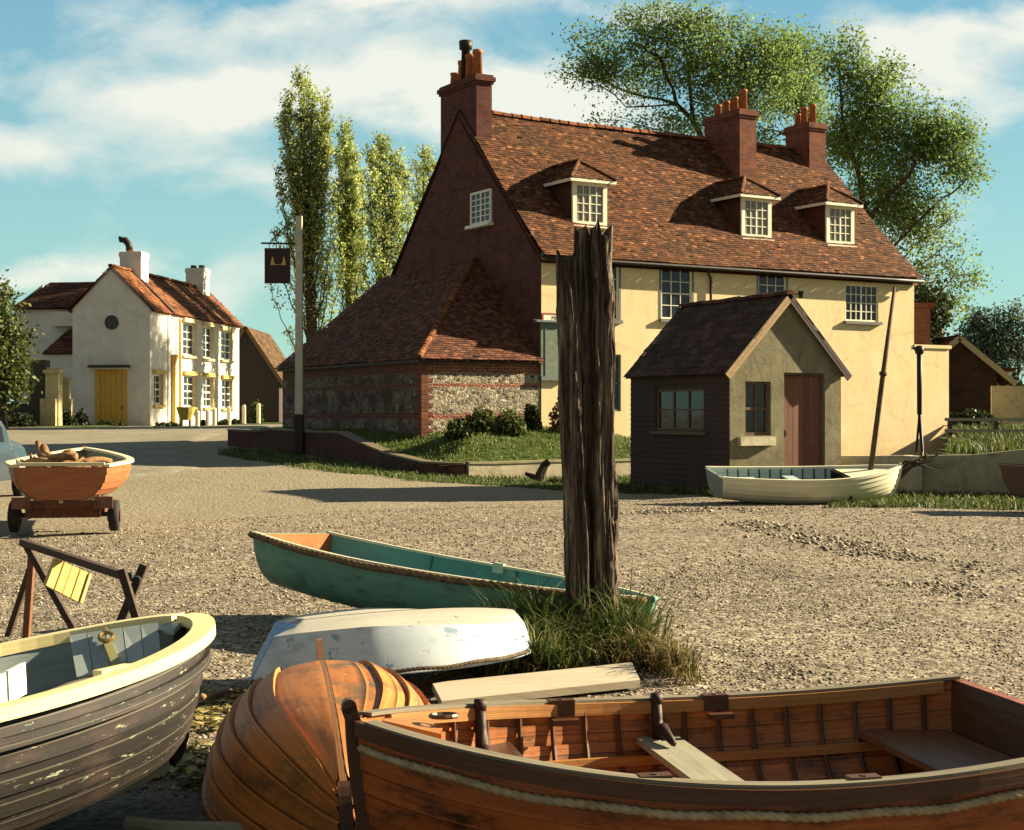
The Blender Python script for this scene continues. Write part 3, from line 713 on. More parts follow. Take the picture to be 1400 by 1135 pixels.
def text(body, size, loc, rotz, mat, parent, ext=.002, ax='CENTER', name='lettering'):
    cu = bpy.data.curves.new(name, 'FONT'); cu.body = body; cu.size = size; cu.extrude = ext; cu.align_x = ax; cu.align_y = 'CENTER'
    tmp = bpy.data.objects.new(name, cu); COL.objects.link(tmp); bpy.context.view_layer.update()
    me = bpy.data.meshes.new_from_object(tmp.evaluated_get(bpy.context.evaluated_depsgraph_get())); bpy.data.objects.remove(tmp)
    M = Matrix.Translation(Vector(loc) - ORG.get(parent.name, Vector((0, 0, 0)))) @ Matrix.Rotation(rotz, 4, 'Z') @ Matrix.Rotation(math.pi / 2, 4, 'X')
    me.transform(M); me.materials.clear(); me.materials.append(mat); o = bpy.data.objects.new(name, me); COL.objects.link(o); o.parent = parent; return o
text('MEN', .15, IN.P((r2[0] + r2[1]) / 2 + .02, -.054, (r2[2] + r2[3]) / 2 + .01), math.atan2(.505, .863), m_plain('ochre lettering', lin(.2, .15, .06)), sg)

# ---------------------------------------------------------------- flint outbuilding against the gable
ob = thing('flint_outbuilding', 'low flint and brick outbuilding with hipped tiled roof against the brick gable', 'outbuilding', IN.P(-3.74, 0, 0))
mb = MB(); U0 = -3.74
mb.poly([IN.P(U0, .02, .3), IN.P(-.004, .02, .3), IN.P(-.004, .02, 3.3), IN.P(U0, .02, 3.3)])
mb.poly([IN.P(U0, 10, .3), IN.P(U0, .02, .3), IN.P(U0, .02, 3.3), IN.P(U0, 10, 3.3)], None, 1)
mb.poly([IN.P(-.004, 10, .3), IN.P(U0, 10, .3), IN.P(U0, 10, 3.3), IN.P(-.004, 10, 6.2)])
wl = mb.build('wall', [FLINT, FLINT_SHADED], ob)
mb = MB()
for k in range(26):
    z = .4 + k * .112; L = .34 if k % 2 else .2; L2 = .2 if k % 2 else .34
    if z > 3.2: break
    mb.box(U0 - .012, U0 + L, .008, .018, z, z + .104, IN); mb.box(U0 - .012, U0 - .002, .018, L2, z, z + .104, IN)
mb.build('quoin', BRICK_O, ob)
mb = MB(); e = 3.16; O = .2
tile_plane(mb, [IN.P(U0 - O, -O, e), IN.P(-.01, -O, e), IN.P(-.01, 3.8, 6.35)], .1, .165, .02, .03)
tile_plane(mb, [IN.P(U0 - O, 10.2, e), IN.P(U0 - O, -O, e), IN.P(-.01, 3.8, 6.35), IN.P(-.01, 10.2, 6.35)], .12, .19, .02, .05)
rf = mb.build('roof', m_tile('mauve clay tiles', [(0, lin(.07, .03, .022)), (.5, lin(.13, .052, .032)), (1, lin(.24, .1, .05))], moss_amt=.1), ob)
mb = MB(); ridge_tiles(mb, IN.P(U0 - O, -O, e + .02), IN.P(-.05, 3.78, 6.36), .1, .16); mb.build('hip_tiles', TILE_O, rf)
mb = MB(); mb.box(U0 - .15, -.02, -.12, -.0, e - .1, e - .02, IN); mb.box(U0 - .15, U0 - .02, .01, 10.1, e - .1, e - .02, IN); mb.build('eaves_board', m_plain('old dark oak', lin(.05, .03, .02)), ob)

# ---------------------------------------------------------------- raised bank and its retaining wall
def zwall(u, v): return .46 + .7 * S((v + 3.2) / 6)
def uvof(x, y):
    dx = x - .82; dy = y - 42; return dx * .863 + dy * .505, -dx * .505 + dy * .863
def zbank(x, y):
    u, v = uvof(np.asarray(x, float), np.asarray(y, float)); d_ = np.minimum(u + 5.2, v + 4.0)
    base = 1.28 * (1 - S((u - 0) / 5)) + .34 * S((u - 0) / 5)
    return zwall(u, v) - .03 + (base - zwall(u, v)) * S(d_ / 2.6) + .06 * fbm(np.asarray(x) * .9, np.asarray(y) * .9, 4) * S(d_ / .6)
def uvp(u, v): p = IN.P(u, v, 0); return (p.x, p.y)
BANK = [uvp(-5.12, -3.95), uvp(7, -3.95), uvp(7, .0), uvp(0, .0), uvp(-3.7, .05), uvp(-3.7, 10.2), uvp(-5.12, 9.2)]
tag(drape('grass_bank', BANK, .25, 0, TURF, 0, zbank), kind='structure')
gw = thing('retaining_wall', 'low curving retaining wall holding up the grass bank before the flint outbuilding', 'wall', IN.P(-5.2, -4, 0))
def wall_run(pts, th, mats, name, parent, capz=.05):
    "pts: (u, v, zbottom, ztop) in inn frame"
    mb = MB(); cp = MB(); n = len(pts)
    def off(k, s):
        a = pts[max(k - 1, 0)]; b = pts[min(k + 1, n - 1)]; d_ = Vector((b[0] - a[0], b[1] - a[1])).normalized(); return pts[k][0] - d_.y * s, pts[k][1] + d_.x * s
    for k in range(n - 1):
        A, B = pts[k], pts[k + 1]; a0 = off(k, -th / 2); a1 = off(k, th / 2); b0 = off(k + 1, -th / 2); b1 = off(k + 1, th / 2)
        f = lambda q, z: IN.P(q[0], q[1], z)
        mb.hexa([f(a0, A[2]), f(b0, B[2]), f(b1, B[2]), f(a1, A[2]), f(a0, A[3]), f(b0, B[3]), f(b1, B[3]), f(a1, A[3])])
        a0 = off(k, -th / 2 - .025); a1 = off(k, th / 2 + .02); b0 = off(k + 1, -th / 2 - .025); b1 = off(k + 1, th / 2 + .02)
        cp.hexa([f(a0, A[3]), f(b0, B[3]), f(b1, B[3]), f(a1, A[3]), f(a0, A[3] + capz), f(b0, B[3] + capz), f(b1, B[3] + capz), f(a1, A[3] + capz)])
    o = mb.build(name, mats[0], parent); cp.build('coping', mats[1], o); return o
zz_ = lambda u, v: float(zwall(u, v))
side = [(-5.2 - .35 * math.exp(-((v - 9.5) / 1.0) ** 2), v, -.3, zz_(-5.2, v) + .05 * random.uniform(-.5, 1)) for v in np.linspace(9.9, -2.2, 13)]
cor = [(-5.12, -3.0, -.3, .47), (-4.95, -3.7, -.3, .46), (-4.6, -4.02, -.3, .45)]
wall_run(side + cor, .28, (m_brick('dark wall brick', lin(.12, .045, .034), lin(.07, .032, .028), lin(.12, .09, .07)), m_plain('mossy coping', lin(.16, .13, .08))), 'brick_section', gw)
fr_ = [(u, -4.02, -.3, .47 + .012 * math.sin(u * 2.1)) for u in np.linspace(-4.58, 7.2, 16)]
wall_run(fr_, .26, (CONC_L, CONC), 'rendered_section', gw)
P = scatter(BANK, 20000, zbank, 0); grass('bank_grass', P, .03, .13, .012, m_leaf('bright lawn blades', [(0, lin(.06, .09, .02)), (.5, lin(.12, .17, .035)), (1, lin(.2, .22, .06))], .35), .7)
VERGE = [(-8.8, 45), (-8.4, 43), (-4.6, 37), (-2.2, 34.2), (-.6, 33), (1.0, 32), (2.9, 31.2), (2.6, 34), (4, 38.4), uvp(1, -4.1), uvp(-4.9, -4.15), uvp(-5.4, 3), uvp(-5.6, 8)]
tag(drape('verge', VERGE, .25, .035, TURF, .3), kind='structure')
grass('verge_grass', scatter(VERGE, 11000), .04, .15, .014, BLADE, .7)
VERGE2 = [(5.2, 26.6), (7.5, 26.4), (11.5, 25.4), (17, 24.5), (17, 28.2), (11.5, 29.6), (8.5, 30.7), (7.2, 31.0), (6.8, 28.6)]
tag(drape('verge', VERGE2, .25, .03, TURF, .25), kind='structure')
grass('verge_grass', scatter(VERGE2, 13000), .04, .17, .014, BLADE, .7)

# ---------------------------------------------------------------- quay wall on the right, with the bank behind
qw = thing('garden_wall', 'lichened concrete wall behind the white dinghy and grass strip', 'wall', (8.4, 31, 0))
def run(name, pts, th, mat, parent):
    mb = MB(); n = len(pts)
    for k in range(n - 1):
        (x0, y0, t0), (x1, y1, t1) = pts[k], pts[k + 1]; d_ = Vector((x1 - x0, y1 - y0)).normalized(); nn = Vector((-d_.y, d_.x)) * th
        mb.hexa([(x0, y0, -.2), (x1, y1, -.2), (x1 + nn.x, y1 + nn.y, -.2), (x0 + nn.x, y0 + nn.y, -.2), (x0, y0, t0), (x1, y1, t1), (x1 + nn.x, y1 + nn.y, t1), (x0 + nn.x, y0 + nn.y, t0)])
    return mb.build(name, mat, parent)
run('concrete_section', [(8.35, 30.75, .82), (9.3, 30.4, .84), (10.4, 30.0, .98), (17, 28.2, 1.02)], .3, CONC, qw)
run('pale_section', [(6.75, 32.0, .78), (7.5, 31.2, .8), (8.0, 30.75, .82), (8.36, 30.6, .8)], .45, CONC_L, qw)
def zright(x, y): return .84 + .5 * S((np.asarray(y) - 31) / 14) + .05 * fbm(np.asarray(x), np.asarray(y), 3)
RB = [(9.0, 30.75), (17, 28.5), (60, 20), (70, 90), (22, 90), (15.0, 51)]
tag(drape('grass_bank', RB, .6, 0, TURF, 0, zright), kind='structure')
grass('bank_grass', scatter([(9.2, 31), (15, 29.4), (17, 40), (12, 41)], 9000, zright), .08, .32, .018, BLADE, .6)

# ---------------------------------------------------------------- the hut
HT = Fr((4.36, 30), (.881, .473), (-.473, .881)); HW, HD, HE, HR = 2.86, 3.64, 2.6, 4.06
hut = thing('hut', 'small grey rendered hut with steep dark roof and brown plank door', 'hut', HT.P(0, 0, 0))
HUTM = m_render('mossy grey render', lin(.155, .14, .085), lin(.27, .245, .155), lin(.08, .07, .035), .75, .008, 1.6)
HUTD = m_mottle('dark tarred boards', lin(.05, .03, .025), (.07, .041, .034, 1), 1.2, .002, fine=15)
def hr(x0, y0, x1, y1, v=0): a = HT.on_front(x0, y0, v); b = HT.on_front(x1, y1, v); return a[0], b[0], b[1], a[1]
dr = list(hr(1072, 509, 1128, 660)); dr[2] = .1; wr = hr(1019, 521, 1054, 595)
mb = MB(); wall_grid(mb, HT, 0, HW, -.1, HE, 0, [tuple(dr), wr], .14)
mb.poly([HT.P(0, 0, HE), HT.P(HW, 0, HE), HT.P(HW / 2, 0, HR)])
mb.poly([HT.P(HW, 0, -.1), HT.P(HW, HD, -.1), HT.P(HW, HD, HE), HT.P(HW, 0, HE)])
mb.poly([HT.P(HW, HD, -.1), HT.P(0, HD, -.1), HT.P(0, HD, HE), HT.P(HW / 2, HD, HR), HT.P(HW, HD, HE)])
mb.build('wall', HUTM, hut)
HS = Fr(HT.P(0, 0, 0), (.473, -.881), (.881, .473))      # left side seen from outside: u = -v
a = HT.on_side(963, 522); b = HT.on_side(897, 588); sw = (-b[0], -a[0], 1.32, 2.2)
mb = MB(); wall_grid(mb, HS, -HD, 0, -.1, HE, 0.003, [sw], .12); sw_o = mb.build('side_wall', HUTD, hut); sw_o['label'] = 'side wall of dark tarred boards'
mb = MB()
for k in range(24):
    z = -.05 + k * .112
    if z > HE - .1: break
    for (x0, x1) in ((-HD, 0),):
        if sw[2] - .11 < z < sw[3]: segs = ((-HD, sw[0]), (sw[1], 0))
        else: segs = ((-HD, 0),)
        for (p0, p1) in segs:
            mb.hexa([HS.P(p0, -.022, z), HS.P(p1, -.022, z), HS.P(p1, .002, z), HS.P(p0, .002, z), HS.P(p0, -.008, z + .111), HS.P(p1, -.008, z + .111), HS.P(p1, .002, z + .111), HS.P(p0, .002, z + .111)])
mb.build('weatherboard', HUTD, sw_o)
FRD = m_mottle('dull brown paint', lin(.11, .07, .05), lin(.16, .11, .075), 6)
window(hut, HS, sw[0] + .002, sw[1] - .002, sw[2] + .002, sw[3] - .002, .02, 3, 2, FRD, .05, .035)
mb = MB(); mb.box(sw[0] - .1, sw[1] + .1, -.1, -.025, sw[2] - .08, sw[2] - .01, HS); mb.build('window_ledge', FRD, hut)
window(hut, HT, wr[0] + .002, wr[1] - .002, wr[2] + .002, wr[3] - .002, .07, 2, 2, FRD, .06, .03, sash=1)
s = hr(1008, 597, 1056, 607); mb = MB(); mb.box(s[0], s[1], -.12, -.003, s[2] - .02, s[3], HT); mb.build('window_sill', CONC_L, hut)
DOORM = m_wood('brown plank door', lin(.12, .05, .03), lin(.2, .085, .045), use_uv=True, gs=(8, 1.2, 8), island=.4)
mb = MB(); n = 7
for k in range(n):
    a, b = dr[0] + .05 + (dr[1] - dr[0] - .1) * k / n, dr[0] + .05 + (dr[1] - dr[0] - .1) * (k + 1) / n - .006
    mb.box(a, b, .115 + .002 * (k % 2), .15, dr[2] + .02, dr[3] - .06, HT)
door = mb.build('door', DOORM, hut)
mb = MB(); mb.box(dr[0] + .1, dr[0] + .13, .09, .115, 1.2, 1.34, HT); mb.tube([HT.P(dr[0] + .115, .1, 1.27), HT.P(dr[0] + .115, .07, 1.27)], .016, 6); mb.build('latch', DARKIRON, door)
mb = MB(); mb.box(dr[0] + .002, dr[0] + .05, .06, .149, dr[2], dr[3] - .05, HT); mb.box(dr[1] - .05, dr[1] - .002, .06, .149, dr[2], dr[3] - .05, HT); mb.box(dr[0] + .002, dr[1] - .002, .06, .149, dr[3] - .05, dr[3] - .002, HT)
mb.build('door_frame', FRD, hut)
mb = MB(); mb.box(dr[0] - .1, dr[1] + .1, -.25, .1, -.1, .1, HT); mb.build('doorstep', CONC_L, hut)
mb = MB(); o = .14; pz = HE - .14 * (HR - HE) / (HW / 2)
tile_plane(mb, [HT.P(-o, HD + .1, pz + .03), HT.P(-o, -.13, pz + .03), HT.P(HW / 2, -.13, HR + .06), HT.P(HW / 2, HD + .1, HR + .06)], .2, .26, .014, .02)
tile_plane(mb, [HT.P(HW + o, -.13, pz + .03), HT.P(HW + o, HD + .1, pz + .03), HT.P(HW / 2, HD + .1, HR + .06), HT.P(HW / 2, -.13, HR + .06)], .2, .26, .014, .02)
SLATE = m_tile('dark slates', [(0, lin(.05, .026, .02)), (.5, lin(.078, .039, .029)), (1, lin(.115, .06, .042))], moss_amt=.5)
rf = mb.build('roof', SLATE, hut)
mb = MB(); ridge_tiles(mb, HT.P(HW / 2, -.13, HR + .04), HT.P(HW / 2, HD + .1, HR + .04), .09, .4); mb.build('ridge_tiles', TILE_D, rf)
YBOARD = m_wood('sunlit weathered ochre board', lin(.3, .2, .09), lin(.44, .31, .15), use_uv=True, island=0)
dd = Vector((0, 0, .03))
mb = MB(); mb.bar(HT.P(-o, -.11, pz - .04), HT.P(HW / 2 - .03, -.11, HR - .04), .035, .15, IN.b * 0 + Vector((0, 0, 1))); mb.build('bargeboard', YBOARD, hut)  # left rake: ochre colour carries the light on this board
mb = MB(); mb.bar(HT.P(HW + o, -.11, pz - .04), HT.P(HW / 2 + .03, -.11, HR - .04), .035, .15); mb.build('bargeboard', m_plain('shaded bargeboard', lin(.06, .04, .035)), hut)  # right rake: same board coloured dark for its shade
grass('hut_grass', scatter([(1.9, 32), (3.3, 30.6), (4.2, 29.6), (4.6, 29.8), (2.7, 33.4)], 1500), .05, .22, .014, BLADE, .7)
# ---------------------------------------------------------------- white house on the left
K = 68.0
WH = Fr((-.24146 * K, K), (.9901, -.1404), (.1404, .9901)); gz = .9
GW, HL, E2, R2 = 3.7, 12.6, CAMZ + 147 / F * K, CAMZ + 204 / F * K
wh = thing('white_house', 'white limewashed house with yellow door, round gable window and orange tiled roof', 'house', WH.P(0, 0, gz))
WS = Fr(WH.P(0, 0, 0), (.1404, .9901), (-.9901, .1404))
holes = []; wpx = [(250, 267, 441, 486), (277, 291, 446, 490), (302, 317, 452, 492), (251, 267, 513, 556), (278, 291, 515, 557), (303, 317, 518, 558), (210, 222, 511, 553)]
for (x0, x1, y0, y1) in wpx:
    a = WS.on_front(x0, y0); b = WS.on_front(x1, y1); zt = CAMZ + (HY - y0) / F * (K + .99 * (a[0] + b[0]) / 2); zb = CAMZ + (HY - y1) / F * (K + .99 * (a[0] + b[0]) / 2)
    holes.append((a[0], b[0], zb, zt))
mb = MB()
ring = 20; cz = CAMZ + (HY - 440) / F * K; cu = WH.on_front(153, 440)[0]
mb.poly([WH.P(-GW, 0, gz - .5), WH.P(0, 0, gz - .5), WH.P(0, 0, E2), WH.P(-GW / 2, 0, R2), WH.P(-GW, 0, E2)])
mb.poly([WH.P(-GW, HL, gz), WH.P(-GW, 0, gz - .5), WH.P(-GW, 0, E2), WH.P(-GW, HL, E2)])
mb.poly([WH.P(0, HL, gz), WH.P(-GW, HL, gz), WH.P(-GW, HL, E2), WH.P(-GW / 2, HL, R2), WH.P(0, HL, E2)])
wall_grid(mb, WS, 0, HL, gz - .5, E2, 0, holes, .14)
for u0, u1 in ((2.15, 2.4), (3.2, 3.4)): mb.box(u0, u1, -.06, -.003, gz - .3, E2 - .15, WS)
mb.box(0, HL, -.05, -.003, E2 - .28, E2 - .1, WS)
mb.build('wall', WHITE, wh)
for k, r in enumerate(holes):
    window(wh, WS, r[0], r[1], r[2], r[3], .1, 2, 4, WPAINT, .09, .04, sash=1)
    mb = MB(); a, b, c, d_ = r
    mb.box(b - .02, b + .16, -.03, -.003, c, d_, WS); mb.box(a - .12, b + .16, -.16, -.003, d_ + .003, d_ + .2, WS); mb.box(a - .1, b + .14, -.14, -.003, c - .12, c - .003, WS)
    mb.build('window_surround', OCHRE if k > 2 else m_plain('pale ochre paint', lin(.62, .52, .28)), wh)
mb = MB(); mb.tube([WS.P(3.55, -.1, E2 - .3), WS.P(3.55, -.1, gz)], .07, 8); mb.build('downpipe', OCHRE, wh)
mb = MB(); mb.tube([WS.P(2.7, -.12, 4.1), WS.P(2.7, -.12, gz)], .1, 8); mb.cyl(WS.P(2.7, -.12, 4.1), .12, .22, .4, 8); mb.build('rainwater_head', OCHRE, wh)
mb = MB(); a = WH.on_front(131, 505); b = WH.on_front(174, 580); n = 6
for k in range(n):
    x0 = a[0] + (b[0] - a[0]) * k / n; x1 = a[0] + (b[0] - a[0]) * (k + 1) / n; mb.box(x0, x1 - .015, -.05 - (.03 if k == 0 else 0), -.003, gz - .1, a[1], WH)
door = mb.build('door', m_plain('yellow paint', lin(.62, .36, .055), .5), wh)
mb = MB(); mb.box(b[0] - .25, b[0] - .2, -.09, -.05, gz + 1.0, gz + 1.15, WH); mb.build('handle', DARKIRON, door)
mb = MB(); mb.box(a[0] - .2, b[0] + .15, -.45, -.003, a[1] + .08, a[1] + .2, WH); mb.build('door_canopy', m_plain('dark lead canopy', lin(.05, .035, .03)), wh)
mb = MB(); mb.box(a[0] - .12, b[0] + .07, -.3, -.003, a[1] + .003, a[1] + .077, WH); mb.build('door_lintel', WPAINT, wh)
mb = MB(); c = [WH.P(cu + .3 * math.cos(x), -.04, cz + .3 * math.sin(x)) for x in np.linspace(0, 2 * math.pi, 17)[:-1]]
mb.tube(c + [c[0]], .035, 6, False); mb.bar(c[0], c[8], .03, .03); mb.bar(c[4], c[12], .03, .03); rw = mb.build('round_window', m_plain('brown paint', lin(.08, .05, .03)), wh)
mb = MB(); mb.poly([p + Vector((0, .02, 0)) for p in c]); mb.build('pane', GLASS, rw)
sl2 = (R2 - E2) / (GW / 2)
mb = MB(); O = .22
tile_plane(mb, [WH.P(O, -.1, E2 - O * sl2 * .6), WH.P(O, 2.3, E2 - O * sl2 * .6), WH.P(-GW / 2, 2.3, R2), WH.P(-GW / 2, -.1, R2)], .22, .3, .03, .04)
tile_plane(mb, [WH.P(-GW - O, 2.3, E2 - O * sl2 * .6), WH.P(-GW - O, -.1, E2 - O * sl2 * .6), WH.P(-GW / 2, -.1, R2), WH.P(-GW / 2, 2.3, R2)], .22, .3, .03, .04)
ridge_tiles(mb, WH.P(-GW / 2, -.1, R2), WH.P(-GW / 2, HL, R2), .12, .4)
rf = mb.build('roof', TILE_O, wh)
mb = MB()
tile_plane(mb, [WH.P(O, 2.5, E2 - O * sl2 * .6), WH.P(O, HL + .15, E2 - O * sl2 * .6), WH.P(-GW / 2, HL + .15, R2), WH.P(-GW / 2, 2.5, R2)], .22, .3, .03, .05)
tile_plane(mb, [WH.P(-GW - O, HL + .15, E2 - O * sl2 * .6), WH.P(-GW - O, 2.5, E2 - O * sl2 * .6), WH.P(-GW / 2, 2.5, R2), WH.P(-GW / 2, HL + .15, R2)], .22, .3, .03, .05)
mb.build('rear_roof', m_tile('mottled brown orange tiles', [(0, lin(.09, .035, .018)), (.5, lin(.17, .065, .03)), (1, lin(.28, .11, .05))]), wh)
mb = MB(); mb.bar(WH.P(O, 2.4, E2 - .1), WH.P(-GW / 2, 2.4, R2 + .04), .2, .12); mb.build('parapet', m_plain('dark coping', lin(.06, .04, .035)), wh)
ch = chimney(wh, WH, -GW / 2 - .55, -GW / 2 + .5, 2.3, 3.2, R2 - .7, CAMZ + 222 / F * 71, [(-GW / 2 - .2, 2.75, .14, .2)], WHITE, .04, TERRA)
mb = MB(); c = WH.P(-GW / 2 - .25, 2.75, CAMZ + 222 / F * 71 + .1); mb.tube([c, c + Vector((-.05, 0, .3)), c + Vector((-.22, 0, .5)), c + Vector((-.42, 0, .52)), c + Vector((-.5, 0, .66))], [.17, .16, .16, .14, .05], 8); mb.build('chimney_cowl', DARKIRON, ch, True)
chimney(wh, WH, -GW / 2 - .5, -GW / 2 + .45, 10.9, 11.9, R2 - .6, CAMZ + 200 / F * 79.5, [(-GW / 2 - .25, 11.4, .2, .18), (-GW / 2 + .2, 11.4, .2, .18)], WHITE, .04, m_plain('sooty pots', lin(.07, .04, .03)))
# left wing
mb = MB(); wv = 3.2; z0, z1 = CAMZ + 149 / F * 72, CAMZ + 183 / F * 74.5; wl = -8.1
mb.poly([WH.P(wl, wv, 0), WH.P(-GW, wv, 0), WH.P(-GW, wv, z0), WH.P(wl, wv, z0)]); mb.poly([WH.P(wl, wv + 6, 0), WH.P(wl, wv, 0), WH.P(wl, wv, z0), WH.P(wl, wv + 3, z1 - .1), WH.P(wl, wv + 6, z0)])
mb.box(-6.0, -4.2, wv - .5, wv - .003, z0 - 1.0, z0 - .3, WH)
lw, le = -5.5, 1.0; lz = CAMZ + 85 / F * 69
mb.poly([WH.P(lw, le, 0), WH.P(-GW, le, 0), WH.P(-GW, le, lz), WH.P(lw, le, lz)]); mb.poly([WH.P(lw, wv, 0), WH.P(lw, le, 0), WH.P(lw, le, lz), WH.P(lw, wv, lz)])
mb.build('wing_wall', WHITE, wh)
mb = MB(); tile_plane(mb, [WH.P(wl - .1, wv - .25, z0 - .1), WH.P(-GW, wv - .25, z0 - .1), WH.P(-GW, wv + 3, z1), WH.P(wl + .4, wv + 3, z1)], .22, .3, .03, .04)
tile_plane(mb, [WH.P(lw - .1, le - .15, lz), WH.P(-GW - .01, le - .15, lz), WH.P(-GW - .01, wv, z0 - .35), WH.P(lw + 1.1, wv, z0 - .35)], .22, .3, .03, .03)
mb.poly([WH.P(lw - .1, wv, lz), WH.P(lw - .1, le - .15, lz), WH.P(lw + 1.1, wv, z0 - .35)])
mb.poly([WH.P(-GW, wv + 6.2, z0 - .1), WH.P(wl - .1, wv + 6.2, z0 - .1), WH.P(wl + .4, wv + 3, z1), WH.P(-GW, wv + 3, z1)])
mb.build('wing_roof', TILE_D, wh)

# stone gate piers, railing and street furniture by the house
STONEM = m_render('yellow stone', lin(.46, .38, .19), lin(.64, .54, .3), lin(.2, .15, .07), .6, .02)
def pier(px0, px1, ytop, Y, label, steps=True):
    a = W(px0, ytop, Y); b = W(px1, ytop, Y); w_ = b.x - a.x; g = H(a.x, Y) - .1
    t = thing('gate_pier', label, 'gate pier', (a.x, Y, g), group='stone gate piers')
    mb = MB(); mb.box(a.x, b.x, Y, Y + w_, g, a.z - .25); mb.box(a.x - .15, a.x + .5, Y - .25, Y - .003, g, g + 1.3); mb.build('shaft', STONEM, t)
    mb = MB(); mb.box(a.x - .08, b.x + .08, Y - .08, Y + w_ + .08, a.z - .25, a.z - .1); mb.box(a.x + .05, b.x - .05, Y + .05, Y + w_ - .05, a.z - .1, a.z); mb.build('cap', STONEM, t)
pier(62, 80, 502, 63, 'tall sunlit yellow stone gate pier beside iron railing')
pier(84, 94, 515, 65, 'shorter mossy gate pier in the shade next to the tall one')
pr = W(52, 500, 64.2)
ir = thing('iron_railing', 'pale iron railing on a dark wall at the left edge', 'railing', (pr.x - 4, 64.2, H(pr.x - 4, 64.2)))
mb = MB(); g = H(pr.x - 3, 64.2); mb.box(pr.x - 9, pr.x - .3, 64.2, 64.5, g - .2, g + 1.0); mb.box(pr.x - .3, pr.x + .4, 63.9, 64.6, g - .2, 4.0); mb.build('dwarf_wall', m_plain('dark mossy wall', lin(.06, .045, .035)), ir)
mb = MB(); RAILM = m_plain('grey railing paint', lin(.22, .24, .22))
for k in range(34): x = pr.x - 8.8 + k * .25; mb.tube([(x, 64.35, g + 1.0), (x, 64.35, g + 2.0)], .022, 5)
mb.box(pr.x - 9, pr.x - .3, 64.33, 64.37, g + 1.9, g + 1.95); mb.build('bars', RAILM, ir)
def post_white(px, yt, Y, label):
    a = W(px, yt, Y); g = H(a.x, Y)
    o = MB(); o.tube([(a.x, Y, g - .1), (a.x, Y, a.z - .06), (a.x, Y, a.z)], [.1, .1, .06], 8)
    ob_ = o.build('bollard', m_white_post, None); return tag(ob_, label, 'bollard', 'white posts before the house')
m_white_post = m_plain('white post paint', lin(.7, .62, .42))
for px, yt, Y, lab in ((270, 561, 64.5, 'white post just right of the yellow tub, first of the row'), (284, 560, 66, 'white post second right of the yellow tub'), (293, 558, 68, 'white post third right of the yellow tub, below the middle window'),
                       (313, 556, 72, 'white post before the last ground floor window of white house'), (333.5, 553, 77, 'white post on the grass at the corner of the white house'), (353.5, 551, 79, 'farthest right white post on the grass before the dark barn')): post_white(px, yt, Y, lab)
a = W(254, 556, 63.5); g = H(a.x, 63.5)
tb = thing('tub', 'yellow half barrel tub on a stand at the white house front', 'tub', (a.x, 63.5, g))
mb = MB(); mb.tube([(a.x, 63.5, g + .3), (a.x, 63.5, a.z - .2), (a.x, 63.5, a.z)], [.22, .36, .4], 12); mb.build('bowl', m_plain('yellow barrel', lin(.42, .32, .06)), tb)
mb = MB()
for dx in (-.18, .18): mb.bar((a.x + dx, 63.5, g - .05), (a.x + dx, 63.5, g + .35), .08, .2, (0, 1, 0))
mb.build('stand', m_plain('stand wood', lin(.16, .1, .05)), tb)
tag(drape('grass_strip', [(-60, 57.5), (-18.5, 61), (-16.4, 62.5), (-17.5, 66), (-60, 66)], .6, .06, TURF, .3), kind='structure')
tag(drape('grass_strip', [(-14.3, 72), (-11.7, 73.5), (-10.2, 78), (-10, 95), (-16, 95), (-14.4, 81)], .6, .06, TURF, .3), kind='structure')

# dark barn behind the white house
def gable_house(name, label, cat, apex, half, ez, base, Ydepth, wallm, roofm, vergem=None, over=.3):
    x, Y, z = apex; t = thing(name, label, cat, (x, Y, base)); s = (z - ez) / half
    mb = MB(); mb.poly([(x - half, Y, base), (x + half, Y, base), (x + half, Y, ez), (x, Y, z), (x - half, Y, ez)]); mb.poly([(x + half, Y, base), (x + half, Y + Ydepth, base), (x + half, Y + Ydepth, ez), (x + half, Y, ez)])
    mb.poly([(x - half, Y + Ydepth, base), (x - half, Y, base), (x - half, Y, ez), (x - half, Y + Ydepth, ez)]); mb.build('wall', wallm, t)
    mb = MB(); o = over
    for sg in (1, -1):
        A = Vector((x + sg * (half + o), Y - .2, ez - o * s + .05)); B = Vector((x + sg * (half + o), Y + Ydepth, ez - o * s + .05)); C = Vector((x, Y + Ydepth, z + .05)); D = Vector((x, Y - .2, z + .05))
        tile_plane(mb, [A, B, C, D] if sg > 0 else [B, A, D, C], .2, .3, .03, .05)
    mb.build('roof', roofm, t)
    mb = MB()
    for sg in (1, -1): mb.bar((x + sg * (half + o), Y - .22, ez - o * s), (x, Y - .22, z), .04, .22)
    mb.build('bargeboard', vergem or roofm, t); return t
THATCH = m_tile('weathered brown roof', [(0, lin(.06, .035, .02)), (.5, lin(.12, .07, .035)), (1, lin(.2, .12, .055))])
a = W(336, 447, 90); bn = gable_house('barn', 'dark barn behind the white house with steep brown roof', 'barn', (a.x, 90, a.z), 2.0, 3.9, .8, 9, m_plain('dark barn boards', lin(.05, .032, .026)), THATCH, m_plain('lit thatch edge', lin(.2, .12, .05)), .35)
chimney(bn, Fr((a.x - .5, 91), (1, 0), (0, 1)), -.45, .35, 0, .7, a.z - .8, a.z + .1, [(-.05, .35, .2, .14)], BRICK_O, .04)
